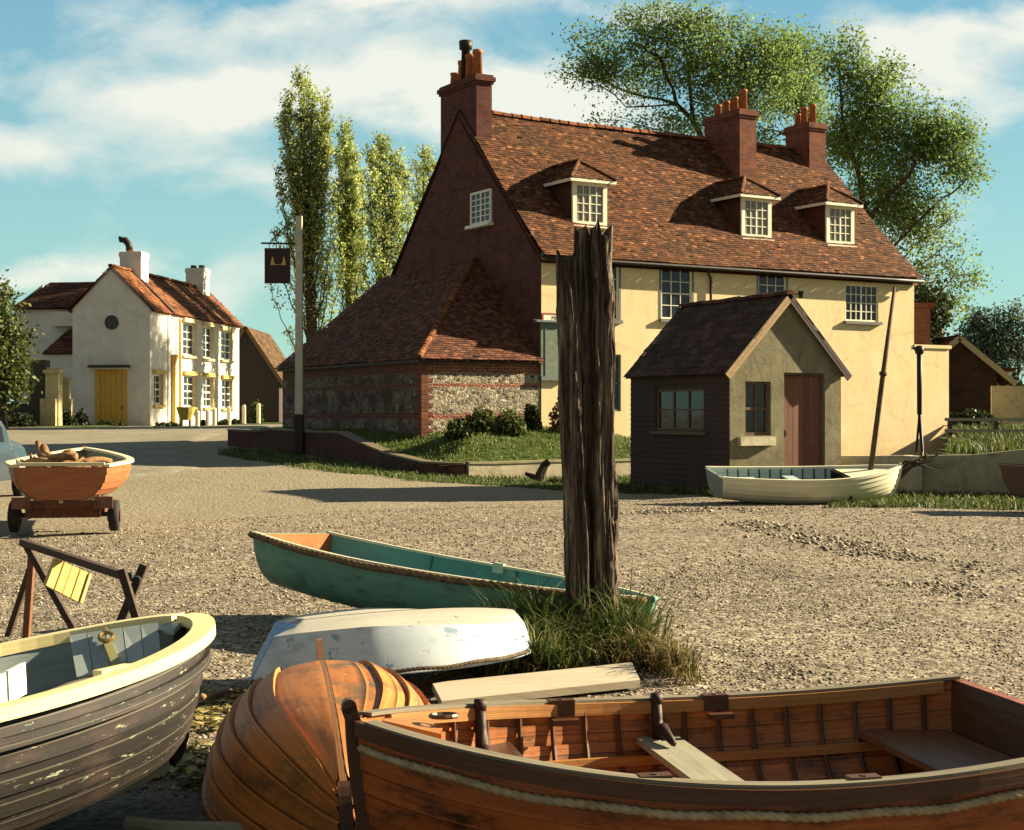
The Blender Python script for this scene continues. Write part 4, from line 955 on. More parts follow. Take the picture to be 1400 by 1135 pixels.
# brown shingled barn on the far right with a pale annexe wall
a = W(1310, 462, 60); gable_house('shingle_barn', 'dark brown shingled barn with a pale verge behind the rail fence', 'barn', (a.x, 60, a.z), 1.55, 3.45, 1.0, 8, m_brick('brown shingles', lin(.06, .035, .026), lin(.045, .027, .02), lin(.03, .02, .015)), TILE_D, m_plain('pale verge board', lin(.3, .25, .16)), .7)
a = W(1358, 509, 61.5); b = W(1377, 509, 61.5)
an = thing('annexe', 'small cream annexe with one window right of the shingled barn', 'annexe', (a.x, 61.5, 1.2)); mb = MB(); mb.box(a.x, b.x + .1, 61.5, 64, 1.0, a.z + .05); mb.build('wall', CREAM, an)
mb = MB(); mb.box(a.x - .2, b.x + .3, 61.3, 64.2, a.z + .05, a.z + .2); mb.build('roof', TILE_D, an); window(an, Fr((a.x, 61.5), (1, 0), (0, 1)), .25, .5, a.z - .55, a.z - .15, -.05, 1, 1, FRD, .05)
a = W(1356, 527, 52); tag(run('wall', [(a.x, 52, a.z), (a.x + 3, 51.4, a.z - .05), (30, 49, a.z - .1)], .3, CONC, None), 'pale concrete wall below the cream annexe at right edge', 'wall')
a = W(1256, 418, 57); mb = MB(); b2 = W(1272, 418, 57)
br_ = thing('brick_outhouse', 'tall dark brick outhouse in the tree shade right of the inn', 'outhouse', (a.x, 57, .5)); mb.box(a.x - .2, b2.x, 57, 59, .3, a.z - .05); mb.build('wall', BRICK, br_)
mb = MB(); mb.box(a.x - .3, b2.x + .15, 56.9, 59.1, a.z - .05, a.z + .12); mb.build('roof', TILE_D, br_)
# rail fence
ff = thing('rail_fence', 'grey two rail fence at the top of the right hand grass bank', 'fence', (11.5, 37.5, 1.0))
FW = m_wood('grey fence rails', lin(.2, .17, .12), lin(.36, .31, .22), island=.3)
xs = [10.95, 12.1, 13.3, 14.5, 16.2]
for x in xs: mb = MB(); g = float(zright(x, 37.5)) - .1; mb.bar((x, 37.5, g), (x, 37.5, 1.56), .1, .1, (0, 1, 0)); mb.build('post', m_plain('dark post', lin(.06, .045, .035)), ff)
for z in (1.52, 1.24): mb = MB(); mb.bar((10.8, 37.42, z + .02), (16.4, 37.42, z), .04, .08, (0, 0, 1)); mb.build('rail', FW, ff)

# ---------------------------------------------------------------- inn sign on its tall post
Y = 43.0; a = W(409, 295, Y); g = float(zbank(a.x, Y)) if False else 1.1
sp = thing('sign_post', 'tall pale painted post with iron bracket left of the brick gable', 'sign post', (a.x, Y, g))
mb = MB(); m_post = m_mottle('pale painted post', lin(.42, .4, .3), lin(.56, .52, .4), 6); zc = CAMZ + 1 / F * Y
mb.hexa([(a.x - .11, Y - .11, zc), (a.x + .11, Y - .11, zc), (a.x + .11, Y + .11, zc), (a.x - .11, Y + .11, zc), (a.x - .085, Y - .085, a.z), (a.x + .085, Y - .085, a.z), (a.x + .085, Y + .085, a.z), (a.x - .085, Y + .085, a.z)]); mb.build('post', m_post, sp)
mb = MB(); mb.box(a.x - .12, a.x + .12, Y - .12, Y + .12, .4, zc); mb.build('tarred_foot', DARKIRON, sp)
zb = CAMZ + (HY - 333) / F * Y; x0 = W(357, 333, Y).x
mb = MB(); mb.bar((a.x, Y, zb), (x0, Y, zb + .02), .035, .05); mb.tube([(a.x, Y, zb + .75), (a.x - .5, Y, zb + .4), (x0 + .25, Y, zb + .03)], .016, 6); mb.build('bracket', DARKIRON, sp)
p0 = W(362, 338, Y); p1 = W(397, 387, Y)
hs = thing('hanging_sign', 'dark maroon hanging board with two small gold figures', 'inn sign', (p0.x, Y, p0.z))
mb = MB(); mb.box(p0.x, p1.x, Y - .03, Y + .03, p1.z, p0.z - .02); mb.build('board', m_plain('dark maroon board', lin(.035, .014, .014), .5), hs)
mb = MB()
for (u0, u1, v0, v1) in ((0, 1, 0, .04), (0, 1, .96, 1), (0, .05, .04, .96), (.95, 1, .04, .96)): mb.box(p0.x + (p1.x - p0.x) * u0, p0.x + (p1.x - p0.x) * u1, Y - .045, Y - .032, p1.z + (p0.z - .02 - p1.z) * v0, p1.z + (p0.z - .02 - p1.z) * v1)
mb.build('moulding', m_plain('maroon moulding', lin(.05, .02, .018), .5), hs)
gold = m_plain('gold leaf', lin(.5, .33, .1), .4)
mb = MB()
for (px, s) in ((373, 1), (388.5, -1)):
    c = W(px, 357.5, Y); c.y = Y - .05
    mb.hexa([c + Vector((-.06, 0, -.1)), c + Vector((.06, 0, -.1)), c + Vector((.06, .015, -.1)), c + Vector((-.06, .015, -.1)), c + Vector((-.03, 0, .08)), c + Vector((.03, 0, .08)), c + Vector((.03, .015, .08)), c + Vector((-.03, .015, .08))])
    mb.hexa([c + Vector((-.03, 0, .081)), c + Vector((.03, 0, .081)), c + Vector((.03, .015, .081)), c + Vector((-.03, .015, .081)), c + Vector((-.02, 0, .13)), c + Vector((.02, 0, .13)), c + Vector((.02, .015, .13)), c + Vector((-.02, .015, .13))])
    mb.tube([c + Vector((s * .04, .005, -.05)), c + Vector((s * .1, .005, -.09)), c + Vector((s * .15, .005, -.08))], .018, 5)
mb.build('emblem', gold, hs)
mb = MB()
for px in (368, 392): c = W(px, 338, Y); mb.tube([(c.x, Y, zb), (c.x, Y, p0.z - .02)], .012, 5)
mb.build('hanger', DARKIRON, hs)
# ---------------------------------------------------------------- boats
class Hull:
    def __init__(s, L, B, zm, zs, zb, kt=.03, kb=.1, sm=.44, bt=.78, e1=.62, e2=.9, rake=.12, trake=.06, kind='round', fine=1.0, bow=2.2, bowe=.85):
        s.__dict__.update(locals())
    def half(s, a):
        if a <= s.sm: return s.B / 2 * (s.bt + (1 - s.bt) * math.sin(math.pi / 2 * (a / s.sm) ** .9))
        x = (a - s.sm) / (1 - s.sm); return s.B / 2 * max(1 - x ** s.bow, 0) ** s.bowe
    def zsheer(s, a): return s.zm + (s.zs * ((s.sm - a) / s.sm) ** 2 if a < s.sm else s.zb * ((a - s.sm) / (1 - s.sm)) ** 2)
    def zkeel(s, a): return s.kt * ((s.sm - a) / s.sm) ** 2 if a < s.sm else s.kb * ((a - s.sm) / (1 - s.sm)) ** 2.6
    def raw(s, a, q):
        b = s.half(a); hh = s.zsheer(a); k = s.zkeel(a); x = max((a - s.sm) / (1 - s.sm), 0)
        if s.kind == 'chine':
            c = .84 - .25 * x
            if q < .5: y = b * c * (q / .5); z = k + (.03 + .1 * x) * (q / .5) * (hh - k) / .4
            else: t = (q - .5) / .5; y = b * (c + (1 - c) * t); z0 = k + (.03 + .1 * x) * (hh - k) / .4; z = z0 + (hh - z0) * t
        else:
            e1 = s.e1 + (1.0 - s.e1) * x ** 1.5; e2 = s.e2
            y = b * math.sin(q * math.pi / 2) ** e1; z = k + (hh - k) * (1 - math.cos(q * math.pi / 2)) ** e2
        X = s.L * a - s.rake * (1 - q) ** 1.4 * x ** 3 + s.trake * (1 - q) * max(1 - a * 6, 0)
        return X, y + .012, z
    def P(s, a, q, side=1, off=0.0):
        X, y, z = s.raw(a, q)
        if off:
            q0, q1 = max(q - .03, 0), min(q + .03, 1); _, y0, z0 = s.raw(a, q0); _, y1, z1 = s.raw(a, q1)
            dy, dz = y1 - y0, z1 - z0; n = math.hypot(dy, dz) or 1
            y += off * dz / n; z -= off * dy / n
            if off < 0: y = max(y, 0.0)
        return Vector((X, y * side, z))
    def q_at(s, a, z):
        for i in range(101):
            if s.raw(a, i / 100)[2] >= z: return i / 100
        return 1.0
    def build(s, parent, mats, N=8, sub=2, t=.012, th=.016, M=26, name='hull', split=None):
        mb = MB(); A = [(i / M) for i in range(M + 1)]; A = [1 - (1 - a) ** 1.6 for a in A]
        for side in (1, -1):
            for i in range(N):
                G = []
                for j in range(sub + 1):
                    q = (i + j / sub) / N; o = t * (1 - j / sub); G.append([mb.v(s.P(a, q, side, o + .001)) for a in A])
                lip = [mb.v(s.P(a, i / N, side, -.001)) for a in A]; lip2 = [mb.v(s.P(a, i / N, side, t + .001)) for a in A]
                vv = [(i + j / sub) * .13 + (5 if side < 0 else 0) for j in range(sub + 1)]
                m = 0 if split is None else (2 if (i + .5) / N < split else 0)
                for j in range(sub):
                    for k in range(M):
                        f = (G[j][k], G[j][k + 1], G[j + 1][k + 1], G[j + 1][k]); uv = ((A[k] * s.L, vv[j]), (A[k + 1] * s.L, vv[j]), (A[k + 1] * s.L, vv[j + 1]), (A[k] * s.L, vv[j + 1]))
                        if side > 0: f = f[::-1]; uv = uv[::-1]
                        mb.face(f, uv, m)
                if t > 0 and i > 0:
                    for k in range(M):
                        f = (lip[k], lip[k + 1], lip2[k + 1], lip2[k]); mb.face(f if side < 0 else f[::-1], ((0, 0), (0, .01), (.01, .01), (.01, 0)), m)
                I = [[mb.v(s.P(a, (i + j / sub) / N, side, -th - (t * .8 * (j / sub)))) for a in A] for j in range(sub + 1)]
                for j in range(sub):
                    for k in range(M):
                        f = (I[j][k], I[j + 1][k], I[j + 1][k + 1], I[j][k + 1]); uv = ((A[k] * s.L, vv[j]), (A[k] * s.L, vv[j + 1]), (A[k + 1] * s.L, vv[j + 1]), (A[k + 1] * s.L, vv[j]))
                        mb.face(f if side > 0 else f[::-1], uv, 1)
        return mb.build(name, mats, parent, True)
    def transom(s, parent, mat, mat_in=None, th=.03, name='transom'):
        mb = MB(); qs = [i / 14 for i in range(15)]
        ring = [s.P(0, q, 1) for q in qs[::-1]] + [s.P(0, q, -1) for q in qs]
        inn_ = [p + Vector((th, -math.copysign(min(.012, abs(p.y)), p.y), .0)) for p in ring]
        top = Vector((0, 0, .03)); o = Vector((-.006, 0, 0))
        uvf = lambda P: [(p.y, p.z) for p in P]
        out = [p + o for p in ring]; mb.poly(out[::-1], uvf(out[::-1]), 0); mb.poly(inn_, uvf(inn_), 1)
        n = len(ring)
        for k in range(n): a, b = k, (k + 1) % n; mb.poly([out[a], out[b], inn_[b], inn_[a]], None, 0)
        return mb.build(name, [mat, mat_in or mat], parent)
    def rail(s, parent, mat, w, hh, off, dz=0.0, a0=0.0, a1=1.0, name='gunwale', q=1.0, sides=(1, -1), n=36):
        mb = MB()
        for side in sides: mb.sweep([s.P(a0 + (a1 - a0) * (1 - (1 - k / n) ** 1.6), q, side, off) + Vector((0, 0, dz)) for k in range(n + 1)], w, hh)
        return mb.build(name, mat, parent)
    def stem(s, parent, mat, w=.04, d=.06, head=.06, name='stem', q0=0.0):
        mb = MB(); P = [s.P(1, q0 + (1 - q0) * k / 10) for k in range(11)]; P = [Vector((p.x + .01, 0, p.z)) for p in P]; P.append(P[-1] + Vector((.015, 0, head)))
        R_ = []
        for k, p in enumerate(P):
            t_ = (P[min(k + 1, len(P) - 1)] - P[max(k - 1, 0)]).normalized(); n_ = Vector((t_.z, 0, -t_.x)); a, b = p + n_ * d * .55, p - n_ * d * .45; o = Vector((0, w / 2, 0)); R_.append([mb.v(q) for q in (a - o, a + o, b + o, b - o)])
        for A, B in zip(R_[:-1], R_[1:]):
            for j in range(4): mb.face((A[j], B[j], B[(j + 1) % 4], A[(j + 1) % 4]), ((P[0].z + .1 * j, 0), (P[0].z + .1 * j + .1, 0), (P[0].z + .1 * j + .1, .1), (P[0].z + .1 * j, .1)))
        mb.face(R_[0]); mb.face(R_[-1][::-1])
        tp = P[-1]; mb.tube([tp + Vector((0, -w / 2, 0)), tp + Vector((0, w / 2, 0))], d * .5, 10)
        return mb.build(name, mat, parent)
    def keel(s, parent, mat, w=.035, d=.045, name='keel', skeg=0.0):
        mb = MB(); P = [s.P(k / 16, 0) for k in range(17)]; P = [Vector((p.x, 0, p.z - d / 2 + .004)) for p in P]; mb.sweep(P, w, d)
        if skeg: mb.hexa([(.01, -w / 2, -skeg), (.05, -w / 2, -skeg), (.05, w / 2, -skeg), (.01, w / 2, -skeg), (.01, -w / 2, .06), (.16, -w / 2, .05), (.16, w / 2, .05), (.01, w / 2, .06)])
        return mb.build(name, mat, parent)
    def rib(s, parent, a, mat, r=.011, q0=.02, q1=.985):
        mb = MB(); n = 9; qs = [q1 - (q1 - q0) * k / n for k in range(n + 1)]
        P = [s.P(a, q, 1, -.034) for q in qs] + [s.P(a, q, -1, -.034) for q in qs[::-1]]
        mb.tube(P, r, 4); return mb.build('rib', mat, parent)
    def thwart(s, parent, a, wd, z, mat, th=.024, name='thwart', lap=0.0):
        mb = MB(); da = wd / 2 / s.L; c = []
        for aa in (a - da, a + da): q = s.q_at(aa, z); c.append((s.L * aa, s.P(aa, q, 1, -.03).y + lap))
        (x0, y0), (x1, y1) = c
        mb.hexa([(x0, -y0, z - th), (x1, -y1, z - th), (x1, y1, z - th), (x0, y0, z - th), (x0, -y0, z), (x1, -y1, z), (x1, y1, z), (x0, y0, z)])
        o = mb.build(name, mat, parent); uvl = o.data.uv_layers[0]
        for l in o.data.loops: co_ = o.data.vertices[l.vertex_index].co; uvl.data[l.index].uv = (co_.y, co_.x + co_.z)
        return o
    def rope(s, parent, mat, r, q=1.0, off=.03, a0=0.0, a1=1.0, dz=0.0, sides=(1,), name='rope_fender', wob=.004):
        mb = MB()
        for side in sides:
            n = int(s.L * (a1 - a0) / (r * .55)); pts = []
            for k in range(n + 1):
                a = a0 + (a1 - a0) * k / n; p = s.P(min(a, .998), q, side, off); p.z += dz + wob * math.sin(k * .11) + wob * math.sin(k * .037 + 1); pts.append(p)
            mb.tube(pts, r, 12, mod=lambda a, Lg: 1 + .17 * math.cos(3 * (a - Lg / (r * 7.5) * 2 * math.pi)))
        return mb.build(name, mat, parent, True)
def twist_rope(name, pts, r, mat, parent=None, seg=.6):
    P = [Vector(p) for p in pts]; out = []
    for k in range(len(P) - 1):
        a, b = P[k], P[k + 1]; p0 = P[max(k - 1, 0)]; p3 = P[min(k + 2, len(P) - 1)]; n = max(2, int((b - a).length / (r * seg)))
        for i in range(n):
            t = i / n; out.append(.5 * ((2 * a) + (b - p0) * t + (2 * p0 - 5 * a + 4 * b - p3) * t * t + (3 * a - p0 - 3 * b + p3) * t ** 3))
    out.append(P[-1]); mb = MB(); mb.tube(out, r, 9, mod=lambda a, Lg: 1 + .16 * math.cos(3 * (a - Lg / (r * 7.5) * 2 * math.pi))); return mb.build(name, mat, parent, True)

VARN = m_wood('varnished mahogany', lin(.21, .046, .012), lin(.47, .13, .03), rough=.34, island=.35, spec=.45, bump=.0012, stain=lin(.05, .018, .008), seam=.75)
VARN_IN = m_wood('worn varnished inner planking', lin(.27, .075, .018), lin(.52, .19, .045), rough=.42, island=.4, spec=.35, stain=lin(.09, .035, .015), seam=.6)
VARN_D = m_wood('dark varnished timber', lin(.05, .02, .01), lin(.1, .042, .018), rough=.4, island=0, spec=.4)
VARN_L = m_wood('golden varnished rail', lin(.26, .11, .03), lin(.42, .2, .06), rough=.45, island=0, spec=.4)
WEATH = m_wood('grey weathered timber', lin(.17, .16, .11), lin(.33, .31, .22), rough=.85, island=0, chips=lin(.1, .08, .05), chip_amt=.62)
ROPE_P = m_mottle('pale old rope', lin(.36, .28, .15), lin(.6, .5, .3), 14, .003)
ROPE_B = m_mottle('tarry brown rope', lin(.1, .06, .03), lin(.26, .16, .075), 18, .003)
BOLT = m_plain('bronze fitting', lin(.12, .08, .04), .4, .5, .6)

# varnished clinker dinghy in the right foreground
hd = math.atan2(-.59, -2.48)
t = thing('rowing_boat', 'varnished clinker rowing boat with rope fender in the right foreground, open side up', 'rowing boat', (1.917, 5.484, .03), (0, 0, -2.9393))
Hb = Hull(2.485, 1.41, .49, .068, .119, kt=.06, kb=.1, sm=.44, bt=.8, e1=.55, rake=.1)
Hb.build(t, [VARN, VARN_IN], 9, 2, .011, .014, 30)
Hb.transom(t, VARN, VARN_D, .035); Hb.keel(t, VARN_D)
Hb.stem(t, VARN_D, .045, .05, .045)
Hb.rail(t, VARN_D, .026, .05, .026, -.022, name='rubbing_strake')
Hb.rail(t, VARN_L, .03, .045, -.03, -.02, .03, .95, name='inwale')
Hb.rail(t, m_wood('worn gunwale cap', lin(.11, .09, .06), lin(.24, .21, .14), island=0, rough=.7, chips=lin(.3, .28, .2), chip_amt=.66), .05, .012, -.003, .008, 0, .985, name='gunwale_cap')
for k in range(16): Hb.rib(t, .06 + k * .056, VARN_D, .010)
for sd_ in (1, -1):
    Hb.rail(t, VARN_L, .02, .035, -.045, 0, .05, .9, 'stringer', .66, (sd_,))
Hb.thwart(t, .5, .17, .36, WEATH); Hb.thwart(t, .78, .15, .4, VARN_D, name='bow_thwart'); 
Hb.thwart(t, .1, .36, .36, m_wood('brown stern seat', lin(.1, .04, .018), lin(.2, .085, .035), island=0, rough=.5), name='stern_seat')
def knee(parent, a, side, z, mat, top=.06):
    mb = MB(); q1 = 1.0; P = [Hb.P(a, 1, side, -.05) + Vector((0, 0, top)), Hb.P(a, .9, side, -.055), Hb.P(a, .78, side, -.065)]
    e = Hb.P(a, .7, side, -.14); mb.tube([P[0], P[1], P[2], Vector((P[2].x, P[2].y - side * .05, z + .035)), Vector((P[2].x, e.y - side * .1, z + .008))], [.02, .023, .028, .026, .012], 8)
    mb.tube([P[0] + Vector((-.02, 0, 0)), P[0] + Vector((.02, 0, 0))], .024, 12)
    return mb.build('knee', mat, parent, True)
for a in (.5, .8):
    for sd_ in (1, -1): knee(t, a, sd_, .37, m_plain('dark knee', lin(.035, .015, .008), .6), .014 if sd_ < 0 else -.02)
for a in (.66, .4):
    for sd_ in (1, -1):
        mb = MB(); p = Hb.P(a, 1, sd_, -.028); p.z -= .012; mb.box(p.x - .05, p.x + .05, p.y - .024, p.y + .024, p.z - .03, p.z + .032); mb.cyl(p + Vector((0, 0, .032)), .012, .012, .003, 10); mb.box(p.x - .05, p.x + .05, p.y - sd_ * .075 - .02, p.y - sd_ * .075 + .02, p.z - .05, p.z - .03)
        mb.build('rowlock_block', VARN_D, t)
for k in range(5):
    y = -.26 + k * .13; mb = MB(); mb.hexa([(.25, y - .055, .085), (1.9, y - .05, .085), (1.9, y + .05, .085), (.25, y + .055, .085), (.25, y - .055, .1), (1.9, y - .05, .1), (1.9, y + .05, .1), (.25, y + .055, .1)]); mb.build('floorboard', WEATH if k % 2 else VARN_IN, t)
mb = MB(); mb.bar((.12, -.5, .33), (.12, .5, .33), .05, .03); mb.build('seat_bearer', VARN_D, t)
mb = MB(); p = Hb.P(.93, 1, 1); mb.tube([(p.x - .12 + .045 * math.cos(x), .0 + .03 * math.sin(x), Hb.zsheer(.95) + .02) for x in np.linspace(0, 6.3, 13)], .008, 6); mb.build('bow_ring', BOLT, t)
mb = MB(); xb = 2.485 * .965; mb.hexa([(2.22, -.13, Hb.zsheer(.9) - .02), (xb, -.02, Hb.zsheer(.96) - .01), (xb, .02, Hb.zsheer(.96) - .01), (2.22, .13, Hb.zsheer(.9) - .02), (2.22, -.13, Hb.zsheer(.9) + .005), (xb, -.02, Hb.zsheer(.96) + .012), (xb, .02, Hb.zsheer(.96) + .012), (2.22, .13, Hb.zsheer(.9) + .005)]); mb.build('breasthook', VARN_L, t)
mb = MB(); c = Vector((.045, .3, .44)); mb.tube([c + Vector((0, .035 * math.cos(x), .035 * math.sin(x))) for x in np.linspace(0, 6.3, 13)], .008, 6, False); mb.build('ring_bolt', BOLT, t)
Hb.rope(t, m_mottle('tan rope', lin(.26, .19, .1), lin(.48, .38, .22), 14, .003), .0135, .885, .026, 0, 1.0, sides=(1, -1))

# grey green boat with the broad cream gunwale, left foreground
t = thing('work_boat', 'old dark clinker boat with flaking paint and broad cream gunwale at left', 'boat', (-3.13, 3.9348, .03), (-.0793, -.0414, .9579))
Hw = Hull(3.071, 1.367, .5213, .1, .0855, kt=.05, kb=.06, sm=.5, bt=.78, e1=.55, rake=.16, bow=2.5, bowe=.62)
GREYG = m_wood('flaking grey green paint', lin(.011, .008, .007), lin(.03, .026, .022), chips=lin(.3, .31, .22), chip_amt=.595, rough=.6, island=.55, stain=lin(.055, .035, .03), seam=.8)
GREYB = m_wood('blue grey boat paint', lin(.2, .24, .235), lin(.29, .335, .32), chips=lin(.5, .48, .36), chip_amt=.74, rough=.6, island=.1)
CREAMW = m_wood('cream gunwale paint', lin(.64, .54, .24), lin(.76, .66, .34), chips=lin(.3, .24, .12), chip_amt=.74, rough=.55, island=0)
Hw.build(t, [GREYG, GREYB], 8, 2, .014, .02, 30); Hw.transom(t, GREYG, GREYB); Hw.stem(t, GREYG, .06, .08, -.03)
Hw.keel(t, m_plain('worn white keel band', lin(.4, .36, .24)), .05, .06)
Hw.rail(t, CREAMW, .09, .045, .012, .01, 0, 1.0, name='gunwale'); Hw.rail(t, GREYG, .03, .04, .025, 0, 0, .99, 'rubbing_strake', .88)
for a in (.35, .5, .65, .8): Hw.rib(t, a, GREYB, .014)
BARES = m_wood('bare brown seat', lin(.17, .13, .09), lin(.27, .21, .15), island=0, rough=.8)
mb = MB()
bwi = (Matrix.Translation((-3.13, 3.9348, .03)) @ Euler((-.0793, -.0414, .9579)).to_matrix().to_4x4()).inverted()
def wq(mb, pts, th):
    P = [bwi @ W(*p) for p in pts]; n_ = (P[1] - P[0]).cross(P[3] - P[0]).normalized() * th; mb.hexa([p - n_ for p in P] + P)
q_ = [(-40, 990, 5.0), (40, 946, 5.75), (38, 903, 5.8), (-42, 945, 5.05)]
for k in range(3):
    f0, f1 = k / 3, (k + 1) / 3 - .04; L_ = lambda a, b, f: tuple(a[i] + (b[i] - a[i]) * f for i in range(3)); wq(mb, [L_(q_[0], q_[1], f0), L_(q_[0], q_[1], f1), L_(q_[3], q_[2], f1), L_(q_[3], q_[2], f0)], .02)
mb.build('bulkhead', m_wood('white bulkhead boards', lin(.62, .6, .5), lin(.74, .72, .62), island=0), t)
mb = MB(); wq(mb, [(8, 966, 5.3), (118, 940, 5.55), (250, 902, 6.0), (212, 899, 6.15), (100, 930, 5.95)][:4] and [(8, 966, 5.3), (245, 905, 5.95), (205, 903, 6.15), (95, 932, 5.9)], .035); mb.build('side_bench', BARES, t)
mb = MB(); p = Hw.P(.72, 1, -1, -.06); mb.box(p.x - .07, p.x + .07, p.y - .02, p.y + .03, p.z + .0, p.z + .036); mb.build('rowlock_pad', CREAMW, t)
mb = MB(); p = Hw.P(.99, 1, -1); 0 and mb.hexa([(p.x - .12, p.y - .0, p.z + .036), (p.x + .12, p.y + .04, p.z + .036), (p.x + .1, p.y + .12, p.z + .036), (p.x - .1, p.y + .09, p.z + .036), (p.x - .12, p.y, p.z + .075), (p.x + .12, p.y + .04, p.z + .075), (p.x + .1, p.y + .11, p.z + .07), (p.x - .1, p.y + .08, p.z + .07)]); mb.hexa([(2.93, -.1, p.z - .03), (3.06, -.02, p.z - .01), (3.06, .02, p.z - .01), (2.93, .1, p.z - .03), (2.93, -.1, p.z - .01), (3.06, -.02, p.z + .012), (3.06, .02, p.z + .012), (2.93, .1, p.z - .01)]); mb.build('breasthook', GREYB, t)
# hatch boards leaning inside it: corners back-projected, standing on the far side
A0, A1, A2, A3 = W(105, 925, 6.02), W(222, 905, 6.12), W(217, 850, 6.36), W(95, 868, 6.33)
hb = thing('hatch_board', 'blue grey planked hatch board with brass ring leaning inside the cream gunwale boat', 'hatch board', tuple(A0))
nn = (A1 - A0).cross(A3 - A0).normalized() * .03
mb = MB(); n = 5
for k in range(n):
    f0, f1 = k / n, (k + 1) / n - .012; L_ = lambda f, a, b: a + (b - a) * f
    mb.hexa([L_(f0, A0, A1) - nn, L_(f1, A0, A1) - nn, L_(f1, A0, A1), L_(f0, A0, A1), L_(f0, A3, A2) - nn, L_(f1, A3, A2) - nn, L_(f1, A3, A2), L_(f0, A3, A2)])
mb.build('boards', m_wood('blue grey hatch paint', lin(.22, .26, .255), lin(.3, .345, .33), chips=lin(.12, .11, .09), chip_amt=.72, island=.25, rough=.65, gs=(8, 2, 8)), hb)
mb = MB(); c0 = A0 + (A1 - A0) * .47 + (A3 - A0) * -.02 + nn * .6; c1 = A0 + (A1 - A0) * .42 + (A3 - A0) * .62 + nn * .6; mb.bar(c0, c1, .035, .014, nn); mb.build('strap', m_plain('olive strap', lin(.26, .24, .1)), hb)
mb = MB(); cr = c1 + (A3 - A0).normalized() * .01 + nn * .5; ax_ = (A1 - A0).normalized(); ay_ = (A3 - A0).normalized()
mb.tube([cr + ax_ * .028 * math.cos(x) + ay_ * .036 * math.sin(x) for x in np.linspace(0, 6.3, 15)], .009, 6, False); mb.tube([cr + ay_ * .03, cr + ay_ * .075], .012, 6); mb.build('ring', m_plain('brass ring', lin(.4, .25, .08), .35, .5, .8, .2), hb)

# overturned varnished clinker dinghy
t = thing('overturned_dinghy', 'overturned orange brown clinker dinghy with its keel up, bow towards the viewer', 'dinghy', (-.9557, 7.4216, .5154), (math.pi + .0591, .0561, -1.3971))
Hc = Hull(1.948, 1.078, .4994, .05, .12, kt=.09, kb=.16, sm=.46, bt=.78, e1=.6, rake=.12, bow=2.2)
VARN_K = m_wood('worn brown keel', lin(.14, .06, .022), lin(.26, .12, .045), island=0)
ORG_W = m_wood('sun bleached varnish', lin(.34, .105, .02), lin(.64, .25, .055), chips=lin(.4, .31, .14), chip_amt=.62, rough=.55, island=.62, spec=.3, bump=.002, stain=lin(.12, .07, .03), seam=.9)
Hc.build(t, [ORG_W, VARN_IN], 7, 2, .022, .012, 26); Hc.transom(t, ORG_W, VARN_D); Hc.stem(t, VARN_D, .05, .06, .02); Hc.keel(t, VARN_K, .028, .026, skeg=.03)
Hc.rail(t, VARN_D, .03, .05, .024, -.02, name='rubbing_strake')
# overturned white and blue pram
t = thing('overturned_pram', 'overturned flat bottomed white and blue dinghy beside the weathered post', 'dinghy', (-1.5684, 8.9607, .4088), (math.pi - .0152, -.0631, .1394))
Hd = Hull(1.69, 1.1, .2924, .0, .02, kt=.03, kb=.05, sm=.42, bt=.76, kind='chine', rake=.1, trake=.3, bow=2.4, bowe=.7)
WB = m_wood('worn white and blue paint', lin(.44, .52, .56), lin(.55, .6, .6), chips=lin(.2, .3, .38), chip_amt=.58, rough=.6, island=0, gs=(.7, 6, 6), stain=lin(.3, .38, .42))
BEI = m_wood('beige worn bottom boards', lin(.36, .34, .27), lin(.48, .45, .36), chips=lin(.07, .055, .04), chip_amt=.62, rough=.8, island=0)
BLUE = m_wood('pale blue paint', lin(.15, .26, .4), lin(.22, .34, .48), chips=lin(.5, .5, .42), chip_amt=.72, rough=.55, island=0)
Hd.build(t, [WB, WB, BEI], 2, 6, 0.0, .014, 48, split=.5); Hd.transom(t, BLUE, BLUE, .04); 
Hd.rope(t, m_mottle('dark thin rope', lin(.07, .05, .03), lin(.16, .12, .07), 18), .011, .98, .025, 0, .98, sides=(1, -1))
# green boat
t = thing('green_boat', 'turquoise green rowing boat with rope edge and rust red inner transom', 'rowing boat', (-1.8437, 12.2581, .2244), (-.0652, .0841, -.6071))
Hg = Hull(3.364, 1.19, .413, .05, .03, kt=.04, kb=.05, sm=.42, bt=.74, e1=.5, rake=.2, trake=.1, bow=2.3, bowe=.75)
GREEN = m_wood('turquoise green paint', lin(.11, .28, .21), lin(.15, .345, .26), chips=lin(.3, .34, .24), chip_amt=.74, rough=.5, island=0, stain=lin(.075, .17, .11))
TEAL = m_wood('teal inner paint', lin(.065, .2, .19), lin(.1, .26, .24), chips=lin(.3, .34, .28), chip_amt=.73, rough=.55, island=0)
RED = m_mottle('rust red transom', lin(.3, .09, .03), lin(.42, .15, .05), 7, .002)
Hg.build(t, [GREEN, TEAL], 1, 9, 0.0, .018, 30); Hg.transom(t, GREEN, RED, .04); Hg.keel(t, GREEN, .04, .03); Hg.stem(t, GREEN, .04, .05, .0)
Hg.rail(t, m_plain('pale worn rail', lin(.46, .45, .33)), .045, .02, -.012, .004, 0, .985)
Hg.rope(t, ROPE_B, .024, .98, .034, 0, 1.0, sides=(1, -1))
Hg.thwart(t, .12, .3, .27, m_plain('pale seat', lin(.55, .58, .5)), .03, 'stern_seat'); Hg.thwart(t, .46, .2, .27, TEAL)
for a in (.3, .55, .75): Hg.rib(t, a, TEAL, .013)
